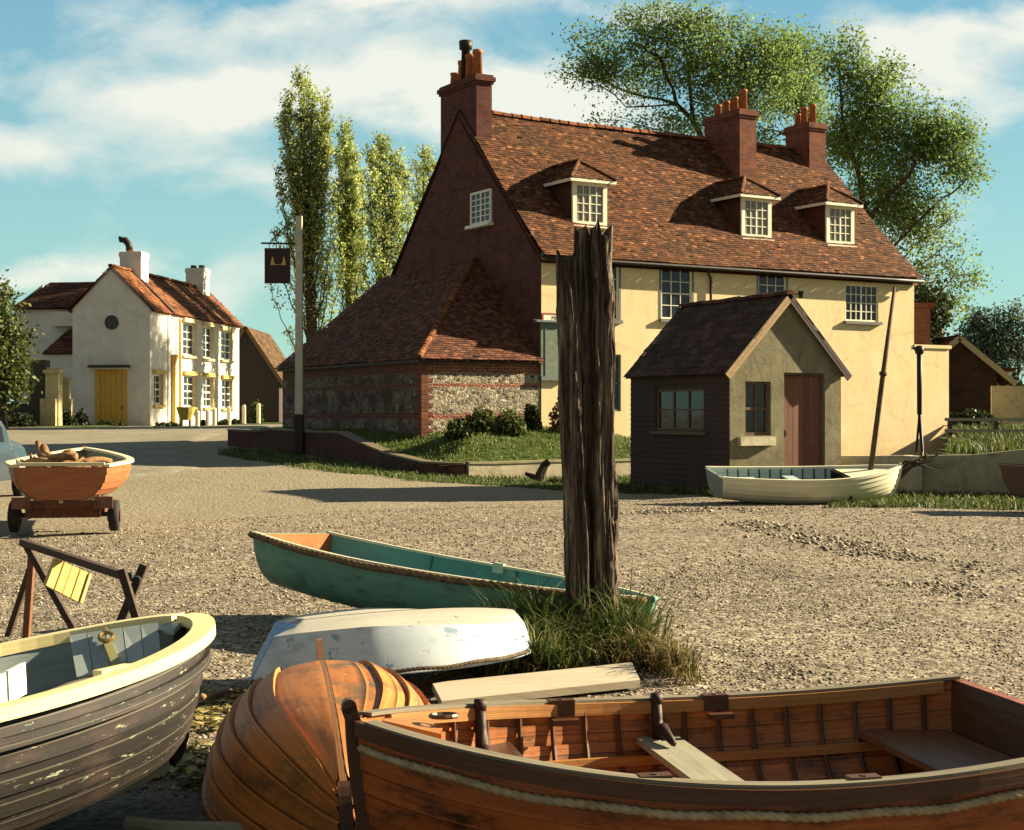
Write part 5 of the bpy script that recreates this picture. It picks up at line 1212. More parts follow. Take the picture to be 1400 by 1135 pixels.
mb = MB(); p = Hg.P(.5, 1, 1, -.03); mb.box(p.x - .05, p.x + .05, p.y - .02, p.y + .015, p.z - .05, p.z + .03); mb.build('rowlock', m_plain('pale rowlock', lin(.4, .42, .34)), t)

# boat on the trailer
HX = math.radians(101)
tr = thing('boat_trailer', 'low rusty boat trailer with small wheels under the orange boat', 'trailer', (-6.2, 20.7, .0), (0, 0, HX))
mb = MB(); mb.bar((-.1, -.45, .4), (3.2, -.12, .42), .08, .1); mb.bar((-.1, .45, .4), (3.2, .12, .42), .08, .1); mb.bar((.0, -.62, .42), (.0, .62, .42), .1, .12, (1, 0, 0)); mb.bar((1.6, -.5, .4), (1.6, .5, .4), .08, .1, (1, 0, 0)); mb.bar((3.1, 0, .42), (4.2, 0, .42), .08, .08); mb.bar((.05, -.5, .33), (.05, .5, .33), .2, .1, (1, 0, 0)); mb.bar((.9, -.5, .3), (.9, .5, .3), .1, .16, (1, 0, 0)); mb.build('frame', RUST, tr)
mb = MB(); mb.bar((.25, -.6, .26), (.25, .6, .26), .06, .06, (1, 0, 0)); mb.build('axle', DARKIRON, tr)
for sy in (-1, 1):
    mb = MB(); mb.tube([(.25, sy * .6, .24), (.25, sy * .62, .24), (.25, sy * .72, .24), (.25, sy * .74, .24)], [.18, .22, .22, .18], 20); wh_ = mb.build('wheel', m_plain('tyre rubber', lin(.02, .017, .015), .8), tr, True)
    mb = MB(); mb.tube([(.25, sy * .58, .24), (.25, sy * .757, .24)], .09, 14); mb.build('hub', RUST, wh_)
    mb = MB(); mb.box(-.08, -.02, sy * .55 - .12, sy * .55 + .12, .36, .52); mb.build('tail_board', m_plain('brown tail board', lin(.16, .07, .04)), tr)
mb = MB(); mb.bar((-.03, -.5, .53), (-.03, 0, .45), .06, .05, (1, 0, 0)); mb.bar((-.03, .5, .53), (-.03, 0, .45), .06, .05, (1, 0, 0)); mb.build('cradle', m_plain('pale cradle', lin(.36, .25, .14)), tr)
t = thing('trailer_boat', 'orange brown boat with pale gunwale full of driftwood on the trailer', 'boat', (-6.2, 20.6, .45), (0, 0, HX))
Ht = Hull(3.7, 1.66, .5, -.02, .14, kt=.03, kb=.16, sm=.42, bt=.72, e1=.5, rake=.3, trake=.02)
OR1 = m_wood('orange brown hull paint', lin(.24, .075, .028), lin(.4, .14, .05), chips=lin(.12, .05, .025), chip_amt=.64, island=.2, rough=.5)
Ht.build(t, [OR1, m_plain('grey green inner paint', lin(.2, .24, .2))], 6, 2, .012, .02, 24); Ht.transom(t, OR1, OR1, .05); Ht.rail(t, m_plain('pale gunwale paint', lin(.62, .55, .36)), .11, .04, -.01, .02); Ht.stem(t, OR1, .06, .08, .02); Ht.keel(t, m_plain('pale keel', lin(.4, .3, .17)), .06, .05)
mb = MB(); mb.box(-.012, .12, -.58, .58, .5, .545); mb.build('transom_cap', m_plain('pale transom cap', lin(.62, .55, .36)), t)
Ht.thwart(t, .35, .9, .36, m_plain('dark bottom boards', lin(.05, .035, .025)), .03, 'floor')
DRIFT = m_mottle('driftwood', lin(.12, .06, .03), lin(.36, .2, .08), 6, .01)
M0 = Matrix.Translation((-6.2, 20.6, .45)) @ Matrix.Rotation(HX, 4, 'Z'); rr = random.Random(5)
for k in range(9):
    x0 = rr.uniform(.25, 1.5); y0 = rr.uniform(-.45, .3); a = rr.uniform(-1.2, 1.2); L_ = rr.uniform(.5, 1.0); zb_ = .4 + .025 * k; P = []
    for i in range(7):
        f = i / 6; P.append(M0 @ Vector((x0 + L_ * f * math.cos(a), max(-.6, min(.6, y0 + L_ * f * math.sin(a))), zb_ + .05 * math.sin(f * 5 + k) + f * rr.uniform(-.05, .3) * (k % 3 == 0))))
    mb = MB(); r0 = rr.uniform(.035, .09); mb.tube(P, [r0 * (1 - .5 * i / 6) * rr.uniform(.8, 1.2) for i in range(7)], 7); o = mb.build('driftwood_log', DRIFT, None, True)
    tag(o, 'twisted driftwood log in the heap inside the trailer boat', 'driftwood', 'driftwood heaped in the trailer boat')

# white dinghy by the hut with a leaning mast
t = thing('mast_dinghy', 'cream clinker dinghy with tall leaning mast lying in front of the hut door', 'dinghy', (3.72, 27.75, .04), (math.radians(8), 0, math.radians(9)))
Hm = Hull(3.6, 1.38, .5, .04, .14, kt=.12, kb=.1, sm=.46, bt=.76, e1=.55, rake=.2)
CRW = m_wood('cream clinker paint', lin(.62, .58, .4), lin(.74, .7, .5), chips=lin(.3, .27, .18), chip_amt=.7, island=.12, rough=.55)
SHB = m_wood('pale blue inner paint', lin(.3, .38, .36), lin(.4, .48, .45), island=.15, rough=.6)
Hm.build(t, [CRW, SHB], 7, 2, .016, .02, 26); Hm.transom(t, m_plain('shaded grey blue transom', lin(.2, .23, .18)), SHB, .04); Hm.keel(t, CRW); Hm.stem(t, CRW, .06, .07, .04); Hm.rail(t, CRW, .06, .05, .0, .01)  # transom greyed: shade of its left face is in the colour
for k in range(10): Hm.rib(t, .12 + .06 * k, m_plain('dark rib', lin(.05, .045, .04)), .016)
Hm.thwart(t, .45, .22, .38, SHB); Hm.thwart(t, .22, .3, .36, SHB, name='stern_seat')
mb = MB(); n = 12; R_ = []
for k in range(n + 1): a = .7 + .29 * k / n; p = Hm.P(a, 1, 1, -.03); R_.append((p.x, p.y, p.z - .012))
for k in range(n): (x0, y0, z0), (x1, y1, z1) = R_[k], R_[k + 1]; mb.poly([(x0, -y0, z0), (x1, -y1, z1), (x1, y1, z1), (x0, y0, z0)])
mb.build('fore_deck', CRW, t)
mb = MB(); pm = M0.Identity(4) if False else None
base = Matrix.Translation((3.72, 27.75, .04)) @ Euler((math.radians(8), 0, math.radians(9))).to_matrix().to_4x4()
bi = base.inverted(); m0 = bi @ W(1190, 645, 28.3); m1 = bi @ W(1223, 392, 28.9); m0 = m0 - (m1 - m0).normalized() * .45
mb.tube([m0, m0 + (m1 - m0) * .55, m1], [.055, .05, .03], 10); c = m0 + (m1 - m0) * .57; mb.cyl(c, .075, .075, .07, 10); mb.build('mast', m_mottle('dark mast timber', lin(.07, .04, .025), lin(.13, .08, .05), 5), t, True)
mb = MB(); mb.box(2.45, 2.5, -.5, .5, .1, .5); mb.build('bulkhead', SHADE_BLACK, t)  # black panel standing in for the shade under the fore deck
# red brown boat cut by the right edge
t = thing('edge_boat', 'red brown boat half out of frame at the right edge by concrete wall', 'boat', (8.48, 25.4, .2), (0, 0, math.radians(4)))
He = Hull(3.0, 1.4, .54, .06, .1, kt=.1, kb=.1, sm=.46, bt=.76, e1=.55, trake=.12)
He.build(t, [m_wood('red brown boat paint', lin(.16, .045, .022), lin(.26, .08, .035), island=.2), VARN_IN], 6, 2, .014, .02, 20); He.transom(t, m_plain('dark brown transom', lin(.08, .035, .02))); He.rail(t, VARN_D, .05, .07, .01, -.01); He.keel(t, VARN_D)
mb = MB(); mb.box(9.0, 9.25, 24.9, 25.9, -.05, .22); mb.box(10.6, 10.85, 24.9, 25.9, -.05, .2); tag(mb.build('timber_chock', m_plain('pale chock', lin(.4, .35, .22))), 'pale timber chocks beneath the red brown boat at right edge', 'chock')
# ---------------------------------------------------------------- weathered timber post
POSTM = None
def post_mat():
    t = NT('deeply weathered oak'); o = t.obj(); st = t.map(o, (9, 9, .55))
    g = t.noise(st, 2.2, 9, .68, .5); g2 = t.noise(t.map(o, (26, 26, 1.3)), 2.0, 6, .65, .3)
    c = t.ramp(t.math('ADD', t.math('MULTIPLY', g, .65), t.math('MULTIPLY', g2, .35)), [(.36, lin(.013, .009, .007)), (.47, lin(.07, .052, .042)), (.55, lin(.17, .135, .1)), (.64, lin(.4, .34, .24))])
    li = t.ramp(t.noise(t.map(o, (3, 3, 1.2)), 2.5, 7, .7), [(.6, 0), (.68, .6)]); c = t.mix(li, c, lin(.24, .215, .1))
    t.bump(t.math('ADD', g, t.math('MULTIPLY', g2, .6)), .03); return t.done(c, .92, .15)
POSTM = post_mat()
gp = H(.55, 10.0)
wp = thing('weathered_post', 'tall split weathered timber post standing in a grass tuft', 'post', (.55, 10.0, gp))
def timber(c0, c1, z1, rx, ry, seed, na=150, nz=300, jag=.1, crack=None):
    z = np.linspace(-.25, z1, nz)[:, None]; a = (np.arange(na) / na * 2 * np.pi)[None, :]; zz = z + 0 * a; aa = a + 0 * z
    f = (zz - 0) / z1; wobx = .017 * fbm(zz * 2.1 + seed * 1.7, zz * 0 + .3, 4); swell = 1 + .16 * fbm(zz * 1.9 + seed * .7, zz * 0 + 7, 4)
    warp = .22 * fbm(zz * .9 + seed, zz * 0 + seed, 3)
    ca, sa = np.cos(aa), np.sin(aa); n_ = 3.2; sup = (np.abs(ca) ** n_ + np.abs(sa) ** n_) ** (-1 / n_)
    def ring(k, fz, sd):  # periodic noise around the trunk, stretched along the grain
        x = np.cos(aa + warp) * k; y = np.sin(aa + warp) * k
        return vnoise(x + sd, zz * fz + y * 1.7 + sd * 3.1)
    gr = ring(3.2, .8, seed + 1); g2 = ring(9, 1.5, seed + 5); g3 = ring(21, 2.6, seed + 9); kn = vnoise(np.cos(aa) * 4 + seed, zz * 5 + np.sin(aa) * 4)
    r = sup * (1 + .26 * gr + .1 * ring(1.2, 1.1, seed + 2) + .12 * ring(2.2, 3.0, seed + 4) + .1 * kn) - .22 * np.maximum(0, .12 - np.abs(gr)) / .12 * .55 - .17 * np.maximum(0, .11 - np.abs(g2)) / .11 - .08 * np.maximum(0, .12 - np.abs(g3)) / .12
    if crack is not None:
        ac, wd, dp = crack; d_ = np.angle(np.exp(1j * (aa - ac - .5 * fbm(zz * 1.3 + 3, zz * 0, 3)))); r -= dp * np.exp(-(d_ / wd) ** 2) * (.55 + .7 * (vnoise(zz * 1.7 + seed, zz * 0) + .3))
    r = np.maximum(r * swell, .2) * (1 + .04 * np.exp(-(zz / .25) ** 2))
    cx = c0[0] + (c1[0] - c0[0]) * f + wobx; cy = c0[1] + (c1[1] - c0[1]) * f
    X = cx + r * ca * rx * (1.08 - .1 * f); Y = cy + r * sa * ry; Z = zz + gp + (zz > z1 * .93) * 0 + np.clip((f - .93) / .07, 0, 1) * jag * (vnoise(np.cos(aa) * 4 + seed, np.sin(aa) * 4) * 2)
    V = np.stack([X, Y, Z], -1).reshape(-1, 3); V = np.concatenate([V, [[float(cx[-1, 0]), float(cy[-1, 0]), z1 + gp - .06]]])
    i = np.arange(nz * na).reshape(nz, na); j = np.roll(i, -1, 1); q = np.stack([i[:-1], j[:-1], j[1:], i[1:]], -1).reshape(-1, 4); top = len(V) - 1
    cap = np.stack([i[-1], j[-1], np.full(na, top), np.full(na, top)], -1)
    return V, np.concatenate([q, cap])
def add_timber(name, *a, **k):
    V, Fq = timber(*a, **k); org = np.array(ORG[wp.name]); me = bpy.data.meshes.new(name); me.from_pydata((V - org).tolist(), [], [tuple(dict.fromkeys(f)) for f in Fq.tolist()]); me.materials.append(POSTM); o = bpy.data.objects.new(name, me); COL.objects.link(o); o.parent = wp
    me.polygons.foreach_set('use_smooth', [True] * len(me.polygons)); return o
add_timber('timber', (.58, 10.0), (.537, 10.0), 2.86 - gp, .122, .14, 3.0, crack=(-2.15, .36, .62), jag=.1)
add_timber('timber', (.452, 9.92), (.362, 9.92), 2.7 - gp, .07, .12, 21.0, na=110, jag=.05)
# tussock round its foot
def tuft(cx, cy, n, r, zx=0):
    P = tuft_(cx, cy, n, r); k = inpoly([(-.6, 7.9), (.72, 8.5), (.95, 9.02), (.85, 9.32), (-.6, 8.95)], P[:, 0], P[:, 1]); return P[~k]
def tuft_(cx, cy, n, r): a = RS.rand(n) * 6.283; q = r * np.sqrt(RS.rand(n)); x = cx + q * np.cos(a) * 1.25; y = cy + q * np.sin(a); return np.stack([x, y, h(x, y) + np.maximum(.16 * (1 - (q / r) ** 2), 0)], -1)
tag(drape('earth_mound', [(-.25, 9.45), (.4, 9.5), (.95, 9.6), (1.0, 10.1), (.5, 10.4), (-.2, 10.2)], .07, 0, TURF, .08, lambda x, y: h(x, y) + .09 * np.maximum(1 - ((x - .45) / .75) ** 2 - ((y - 9.8) / .75) ** 2, -.3)), kind='structure')
grass('grass_tuft', np.concatenate([tuft(.25, 9.75, 2600, .5), tuft(.6, 9.7, 1100, .3), tuft(.08, 9.25, 900, .24)]), .06, .3, .006, BLADE, 1.0)
grass('grass_tuft', np.concatenate([tuft(.84, 9.5, 1200, .25), tuft(.93, 9.15, 700, .18), tuft(.7, 9.5, 500, .3), tuft(.3, 9.6, 900, .5)]), .03, .19, .0045, BLADE_DRY, 1.2)
grass('grass_tuft', np.concatenate([tuft(.15, 9.9, 700, .3), tuft(.75, 9.85, 350, .2)]), .25, .55, .0055, BLADE, .8)
# plank
PL = m_wood('bleached plank', lin(.32, .27, .19), lin(.46, .4, .3), chips=lin(.2, .15, .1), chip_amt=.68, island=0, rough=.85)
A, B, C, D = W(604, 958, 8.25), W(875, 929, 8.85), W(864, 905, 9.2), W(591, 933, 8.6)
nv = (B - A).cross(D - A).normalized() * .045; mb = MB(); mb.hexa([A - nv, B - nv, C - nv, D - nv, A, B, C, D]); pk = mb.build('plank', PL)
for l in pk.data.loops:
    p = pk.data.vertices[l.vertex_index].co; pk.data.uv_layers[0].data[l.index].uv = (p.dot((B - A).normalized()), p.dot((D - A).normalized()) + p.z)
tag(pk, 'long bleached plank lying on the gravel in front of the grass tuft', 'plank')
A = W(283, 938, 9.3); mb = MB(); mb.bar(A, A + Vector((.42, .12, 0)), .22, .05); tag(mb.build('timber_block', PL), 'short pale timber lying between the cream gunwale boat and blue transom', 'timber')
twist_rope('mooring_rope', [W(275, 953, 8.3), W(300, 948, 8.6), W(330, 944, 9.0)], .018, ROPE_B); tag(bpy.data.objects['mooring_rope'], 'brown rope end on the ground left of the blue transom', 'rope')
twist_rope('mooring_rope', [W(570, 940, 9.0), W(600, 925, 9.2), W(640, 915, 9.4), W(700, 893, 9.9), W(730, 884, 10.2)], .018, ROPE_B); tag(bpy.data.objects['mooring_rope.001'], 'brown rope running from the white pram into the grass tuft', 'rope')
mb = MB(); P = [W(175, 1098, 6.0), W(230, 1112, 5.92), W(335, 1131, 5.9)]
for p in P: p.z = H(p.x, p.y) + .03
mb.tube([P[0], P[1], P[2], P[2] + Vector((.3, -.1, 0))], .03, 8); tag(mb.build('pole', WEATH), 'grey wooden pole lying in the shade under the overturned clinker dinghy', 'pole')
# leaf litter between the boats
def litter():
    n = 1600; x = RS.uniform(-1.95, -1.2, n); y = RS.uniform(6.6, 9.0, n); x += (y - 7.8) * -.1; k = vnoise(x * 3, y * 3) > -.15; x, y = x[k], y[k]; n = len(x); z = h(x, y) + .015 + .03 * RS.rand(n)
    d = RS.randn(n, 4, 3) * np.array([.022, .022, .012]); o = np.array([(-1, -1, 0), (1, -1, 0), (1, 1, 0), (-1, 1, 0)]) * .016
    V = np.stack([x, y, z], -1)[:, None] + o[None] + d * .6; return np_mesh('leaf_litter', V.reshape(-1, 3), np.arange(n * 4).reshape(-1, 4), m_leaf('yellow dead leaves', [(0, lin(.08, .06, .02)), (.5, lin(.3, .24, .07)), (1, lin(.55, .48, .18))], .2))
tag(litter(), kind='stuff')

# ---------------------------------------------------------------- trestle with hanging slatted board
DT = m_wood('dark tarred timber', lin(.03, .02, .015), lin(.075, .05, .035), island=0, rough=.8); DT2 = m_wood('red brown timber', lin(.12, .05, .025), lin(.2, .09, .045), island=0, rough=.8)
g0 = H(-3.5, 10.8)
ts = thing('trestle', 'dark timber trestle of crossed poles behind the cream gunwale boat', 'trestle', (-3.5, 10.8, g0))
bl, brr = W(30, 741, 10.8), W(176, 789, 9.4)
def pole(a, b, w_, mat, name, up=(0, 1, 0)): mb = MB(); mb.bar(a, b, w_, w_ * 1.15, up); return mb.build(name, mat, ts)
pole(bl, brr, .042, DT, 'rail', (0, 0, 1))
def gnd(px, Y): p = W(px, 700, Y); p.z = H(p.x, Y) - .05; return p
pole(W(36, 745, 10.75), gnd(124, 10.3), .042, DT, 'leg'); a = W(45, 740, 10.85); pole(a, gnd(35, 10.9), .045, DT2, 'leg'); pole(W(42, 775, 10.9), gnd(8, 11.2), .04, DT, 'leg')
pole(W(166, 778, 9.35), gnd(216, 9.3), .046, DT, 'leg'); pole(W(197, 772, 9.45), gnd(128, 9.35), .05, DT, 'leg')
mb = MB(); c = W(188, 792, 9.3); mb.tube([c, c + Vector((0, -.06, 0))], .025, 10); mb.build('bolt', DARKIRON, ts)
mb = MB(); mb.bar(gnd(-40, 10.2) + Vector((0, 0, .12)), gnd(40, 10.0) + Vector((0, 0, .1)), .07, .07); mb.build('ground_sleeper', DT, ts)
A0, A1, A2, A3 = W(63, 800, 10.1), W(108, 823, 10.32), W(121, 783, 10.36), W(77, 763, 10.16)
sb = thing('slatted_board', 'small yellow slatted board hanging from the trestle rail', 'slatted board', tuple(A0))
nn = (A1 - A0).cross(A3 - A0).normalized() * .035; mb = MB()
for k in range(4):
    f0, f1 = k / 4, (k + 1) / 4 - .03; L_ = lambda f, a, b: a + (b - a) * f; e = nn * (.1 * (k % 2))
    mb.hexa([L_(f0, A0, A1) - nn, L_(f1, A0, A1) - nn, L_(f1, A0, A1) + e, L_(f0, A0, A1) + e, L_(f0, A3, A2) - nn, L_(f1, A3, A2) - nn, L_(f1, A3, A2) + e, L_(f0, A3, A2) + e])
mb.build('slats', m_wood('yellow slats', lin(.44, .32, .1), lin(.6, .46, .17), island=.3, rough=.8), sb)
mb = MB(); r = (A3 - A0) * .02; mb.hexa([A1 + (A1 - A0) * .0 - nn, A1 + (A1 - A0) * .08 - nn, A1 + (A1 - A0) * .08 + nn * .4, A1 + nn * .4, A2 - nn, A2 + (A1 - A0) * .08 - nn, A2 + (A1 - A0) * .08 + nn * .4, A2 + nn * .4]); mb.build('end_batten', m_plain('pale batten', lin(.55, .45, .2)), sb)

# iron post with forked foot on top of the garden wall
Y = 30.75; a = W(1257, 478, Y); zb = .8
ip = thing('iron_post', 'dark iron post with round head and forked foot before the cream wing wall', 'post', (a.x, Y, zb))
mb = MB(); mid = W(1257, 566, Y); mb.tube([(a.x, Y, a.z), mid], [.055, .05], 8); mb.tube([mid, W(1252.5, 618, Y)], .025, 6); mb.tube([mid, W(1261, 616, Y), W(1260, 624, Y - .1), W(1265, 626, Y - .2), W(1266, 620, Y - .25)], [.035, .035, .03, .025, .015], 8); mb.build('shaft', DARKIRON, ip, True)
mb = MB(); mb.tube([(a.x, Y, a.z - .1), (a.x, Y, a.z - .07), (a.x, Y, a.z), (a.x, Y, a.z + .07), (a.x, Y, a.z + .09)], [.05, .085, .1, .08, .03], 12); mb.bar((a.x - .13, Y, a.z + .03), (a.x + .13, Y, a.z + .03), .04, .05); mb.build('head', DARKIRON, ip, True)
# brushwood by the bow of the mast dinghy, stump in the verge
mb = MB(); rr = random.Random(3); c = W(1225, 645, 29.5)
for k in range(7): mb.tube([c + Vector((rr.uniform(-.2, .1), 0, rr.uniform(-.2, 0))), c + Vector((rr.uniform(.1, .4), rr.uniform(-.2, .2), rr.uniform(-.05, .25))), c + Vector((rr.uniform(.5, 1.0), rr.uniform(-.3, .3), rr.uniform(0, .4)))], [.03, .022, .01], 5)
tag(mb.build('brushwood', BARK), 'bundle of bare sticks at the bow of the mast dinghy', 'brushwood')
c = W(738, 650, 35.2); g = H(c.x, 35.2); mb = MB(); mb.tube([(c.x, 35.2, g - .1), (c.x + .02, 35.2, g + .2), (c.x + .12, 35.2, g + .42), (c.x + .22, 35.2, g + .5)], [.14, .12, .1, .08], 8); mb.tube([(c.x - .05, 35.2, g + .1), (c.x - .35, 35.2, g + .22)], [.08, .04], 7); tag(mb.build('tree_stump', BARK), 'dark stump in the verge in front of the pale retaining wall', 'stump')

# ---------------------------------------------------------------- grey blue saloon at the left edge
cx, cy = -10.38, 26.3; g = H(cx, cy)
car = thing('parked_car', 'old grey blue saloon car cut off by the left edge of the picture', 'car', (cx, cy, g))
CARP = m_plain('grey blue car paint', lin(.035, .055, .068), .25, .5, 0, .1); CH = m_plain('dull chrome', lin(.5, .48, .42), .25, .5, .8, .1)
prof = [(.72, .38), (.79, .55), (.8, .8), (.76, .98), (.69, 1.05), (.66, 1.12), (.6, 1.42), (.5, 1.6), (.34, 1.69), (0, 1.73)]
def sect(y, kz, kw):
    P = [(x * kw, .38 + (z - .38) * kz) for x, z in prof]; return [Vector((cx + x, cy + y, g + z)) for x, z in P] + [Vector((cx - x, cy + y, g + z)) for x, z in P[::-1][1:]]
st = [(-.02, .45, .82), (.12, .56, .93), (.55, .66, .98), (.8, .9, 1), (1.2, 1, 1), (2.2, 1, 1), (2.7, .93, 1), (3.1, .62, .98), (3.9, .56, .94), (4.1, .42, .8)]
mb = MB(); R_ = [[mb.v(p) for p in sect(*s)] for s in st]
for A, B in zip(R_[:-1], R_[1:]):
    for j in range(len(A) - 1): mb.face((A[j], B[j], B[j + 1], A[j + 1]))
mb.face(R_[0]); mb.face(R_[-1][::-1]); mb.build('body', CARP, car, True)
GL2 = m_glass('car glass')
mb = MB()
def sp(y, kz, i, s, o=.008): x, z = prof[i]; return Vector((cx + s * (x + o), cy + y, g + .38 + (z - .38) * kz))
for s in (1, -1):
    for (y0, y1) in ((1.0, 1.62), (1.72, 2.4)): mb.poly([sp(y0, 1, 5, s), sp(y1, 1, 5, s), sp(y1, 1, 6, s), sp(y0 + .1, 1, 6, s)])
mb.poly([(cx - .52, cy + .66, g + 1.06), (cx + .52, cy + .66, g + 1.06), (cx + .45, cy + .9, g + 1.5), (cx - .45, cy + .9, g + 1.5)]); mb.build('window', GL2, car)
for sx in (1, -1):
    for wy in (.75, 3.2):
        mb = MB(); mb.tube([(cx + sx * .62, cy + wy, g + .33), (cx + sx * .64, cy + wy, g + .33), (cx + sx * .79, cy + wy, g + .33), (cx + sx * .81, cy + wy, g + .33)], [.27, .33, .33, .27], 22); w_ = mb.build('wheel', m_plain('car tyre', lin(.018, .016, .015), .8), car, True)
        mb = MB(); mb.tube([(cx + sx * .6, cy + wy, g + .33), (cx + sx * .83, cy + wy, g + .33)], .15, 16); mb.build('hubcap', CH, w_)
    mb = MB(); mb.tube([(cx + sx * .62, cy - .06, g + .72), (cx + sx * .62, cy + .02, g + .72)], .07, 12); mb.build('tail_lamp', m_plain('red lamp lens', lin(.3, .02, .015), .2, .5), car)
mb = MB(); mb.tube([(cx - .8, cy + .1, g + .48), (cx - .7, cy - .1, g + .48), (cx + .7, cy - .1, g + .48), (cx + .8, cy + .1, g + .48)], .05, 8); mb.build('bumper', CH, car, True)
# ---------------------------------------------------------------- trees
def grow(name, label, cat, base, limbs, blobs, n, leafm, leaf=(.22, 10), up=0.0, seed=1, depth=.8, rt=.3, sig=.45, group=None, gap=.1, twig=.014):
    """limbs: world polylines; blobs: (centre, rx, ry, rz). Grows twigs out to points spread through the blobs, then leaves at their ends."""
    rs = np.random.RandomState(seed); t = thing(name, label, cat, tuple(base), group=group)
    N = []; par = []
    def add(p, pr): N.append(np.array(p, float)); par.append(pr); return len(N) - 1
    for L in limbs:
        L = [np.array(p) for p in L]
        if N:
            A = np.array(N); k = int(np.argmin(((A - L[0]) ** 2).sum(1))); prev = k
        else: prev = add(L[0], -1)
        for a, b in zip(L[:-1], L[1:]):
            m = max(1, int(np.linalg.norm(b - a) / .8))
            for i in range(1, m + 1): prev = add(a + (b - a) * i / m + (rs.randn(3) * .07 if i < m else 0), prev)
    vol = np.array([b[1] * b[2] * b[3] * (b[4] if len(b) > 4 else 1) for b in blobs]) ** .8; vol /= vol.sum(); tg = []
    while len(tg) < n:
        b = blobs[rs.choice(len(blobs), p=vol)]; d_ = rs.randn(3); d_ /= np.linalg.norm(d_); d_ *= rs.rand() ** .4
        p = np.array(b[0]) + d_ * np.array(b[1:4])
        if vnoise(p[0] * .55 + seed, p[2] * .55 + p[1] * .3) < -gap * rs.rand() * 3: continue
        tg.append(p)
    tg = np.array(tg); A = np.array(N); dist = np.sqrt(((tg[:, None] - A[None]) ** 2).sum(2)).min(1); tg = tg[np.argsort(dist)]
    ends = []; cap_ = len(N) + 4 * n; arr = np.zeros((cap_, 3)); arr[:len(N)] = A; cnt = len(N)
    for p in tg:
        d_ = p - arr[:cnt]; L = np.sqrt((d_ ** 2).sum(1)); cost = L * (1 + up * np.clip(.75 - d_[:, 2] / np.maximum(L, .01), 0, 2)); k = int(np.argmin(cost)); L_ = L[k]; q = arr[k]; m = 1 if L_ < .9 else (2 if L_ < 2 else 3)
        bend = rs.randn(3) * .1 * L_ + np.array([0, 0, .12 * L_ if up == 0 else -.1 * L_]); pr = k
        for i in range(1, m + 1):
            f = i / m; x = q + (p - q) * f + bend * math.sin(math.pi * f); arr[cnt] = x; N.append(x); par.append(pr); pr = cnt; cnt += 1
        ends.append(pr)
    ch = np.zeros(cnt); R = np.zeros(cnt)
    for i in range(cnt - 1, -1, -1):
        r_ = ch[i] ** (1 / 2.35) if ch[i] > 0 else twig; R[i] = r_
        if par[i] >= 0: ch[par[i]] += r_ ** 2.35
    R *= min(1.0, rt / max(R[0], 1e-3)) if R[0] > rt else 1.0; R = np.maximum(R, twig)
    mb = MB()
    for i in range(1, cnt):
        p = par[i]
        if p < 0: continue
        mb.tube([arr[p], arr[i]], [R[p] if R[p] < R[i] * 1.6 else R[i] * 1.3, R[i]], 7 if R[i] > .06 else (4 if R[i] > .025 else 3), False)
    mb.build('trunk', BARK, t, True)
    E = arr[ends]; k = leaf[1]; C = np.repeat(E, k, 0) + rs.randn(len(E) * k, 3) * sig
    ex = rs.choice(cnt, len(E) * 2); ex = ex[R[ex] < .05]; C = np.concatenate([C, arr[ex] + rs.randn(len(ex), 3) * .2]); m = len(C)
    a = rs.randn(m, 3); a /= np.linalg.norm(a, axis=1)[:, None]; b = np.cross(a, rs.randn(m, 3)); b /= np.linalg.norm(b, axis=1)[:, None]; s = leaf[0] * (.5 + .8 * rs.rand(m))[:, None]
    V = np.stack([C - a * s * .5, C + b * s * .3 + a * s * .05, C + a * s * .5, C - b * s * .3 + a * s * .05], 1)
    np_mesh('crown', V.reshape(-1, 3), np.arange(m * 4).reshape(-1, 4), leafm, t); return t
def tree_px(name, label, cat, Y, trunk, limbs, blobs, n, leafm, sd, zf=None, dep=.8, **k):
    rs = random.Random(sd); s = Y / F
    def wp_(p, i, last): q = W(p[0], p[1], Y); q.y += (rs.uniform(-1, 1) * 60 * s if i else 0); return q
    T = [W(p[0], p[1], Y) for p in trunk]; T[0].z = float(zf if zf is not None else H(T[0].x, Y)) - .3
    Ls = [T] + [[wp_(p, i, len(l)) for i, p in enumerate(l)] for l in limbs]
    B = []
    for b in blobs:
        c = W(b[0], b[1], Y); r = (b[2] + b[3]) / 2; c.y += rs.uniform(-.5, .5) * r * s; B.append((tuple(c), b[2] * s, r * s * dep, b[3] * s, b[4] if len(b) > 4 else 1))
    return grow(name, label, cat, (T[0].x, Y, T[0].z), Ls, B, n, leafm, seed=sd, **k)
LF = m_leaf('spring oak leaves', [(0, lin(.12, .19, .055)), (.5, lin(.165, .245, .07)), (.85, lin(.21, .3, .085)), (1, lin(.29, .36, .12))], .55)
LP = m_leaf('yellow green poplar leaves', [(0, lin(.29, .36, .1)), (.5, lin(.36, .43, .13)), (.85, lin(.44, .5, .17)), (1, lin(.58, .6, .24))], .55)
LD = m_leaf('dark evergreen leaves', [(0, lin(.015, .025, .01)), (.6, lin(.035, .05, .016)), (1, lin(.07, .085, .025))], .2)
LB = m_leaf('bluish far leaves', [(0, lin(.05, .085, .06)), (.6, lin(.1, .15, .1)), (1, lin(.16, .2, .11))], .35)
LH = m_leaf('bush leaves', [(0, lin(.03, .045, .012)), (.5, lin(.08, .11, .025)), (1, lin(.2, .22, .06))], .3)
G2 = 'large trees behind the inn'
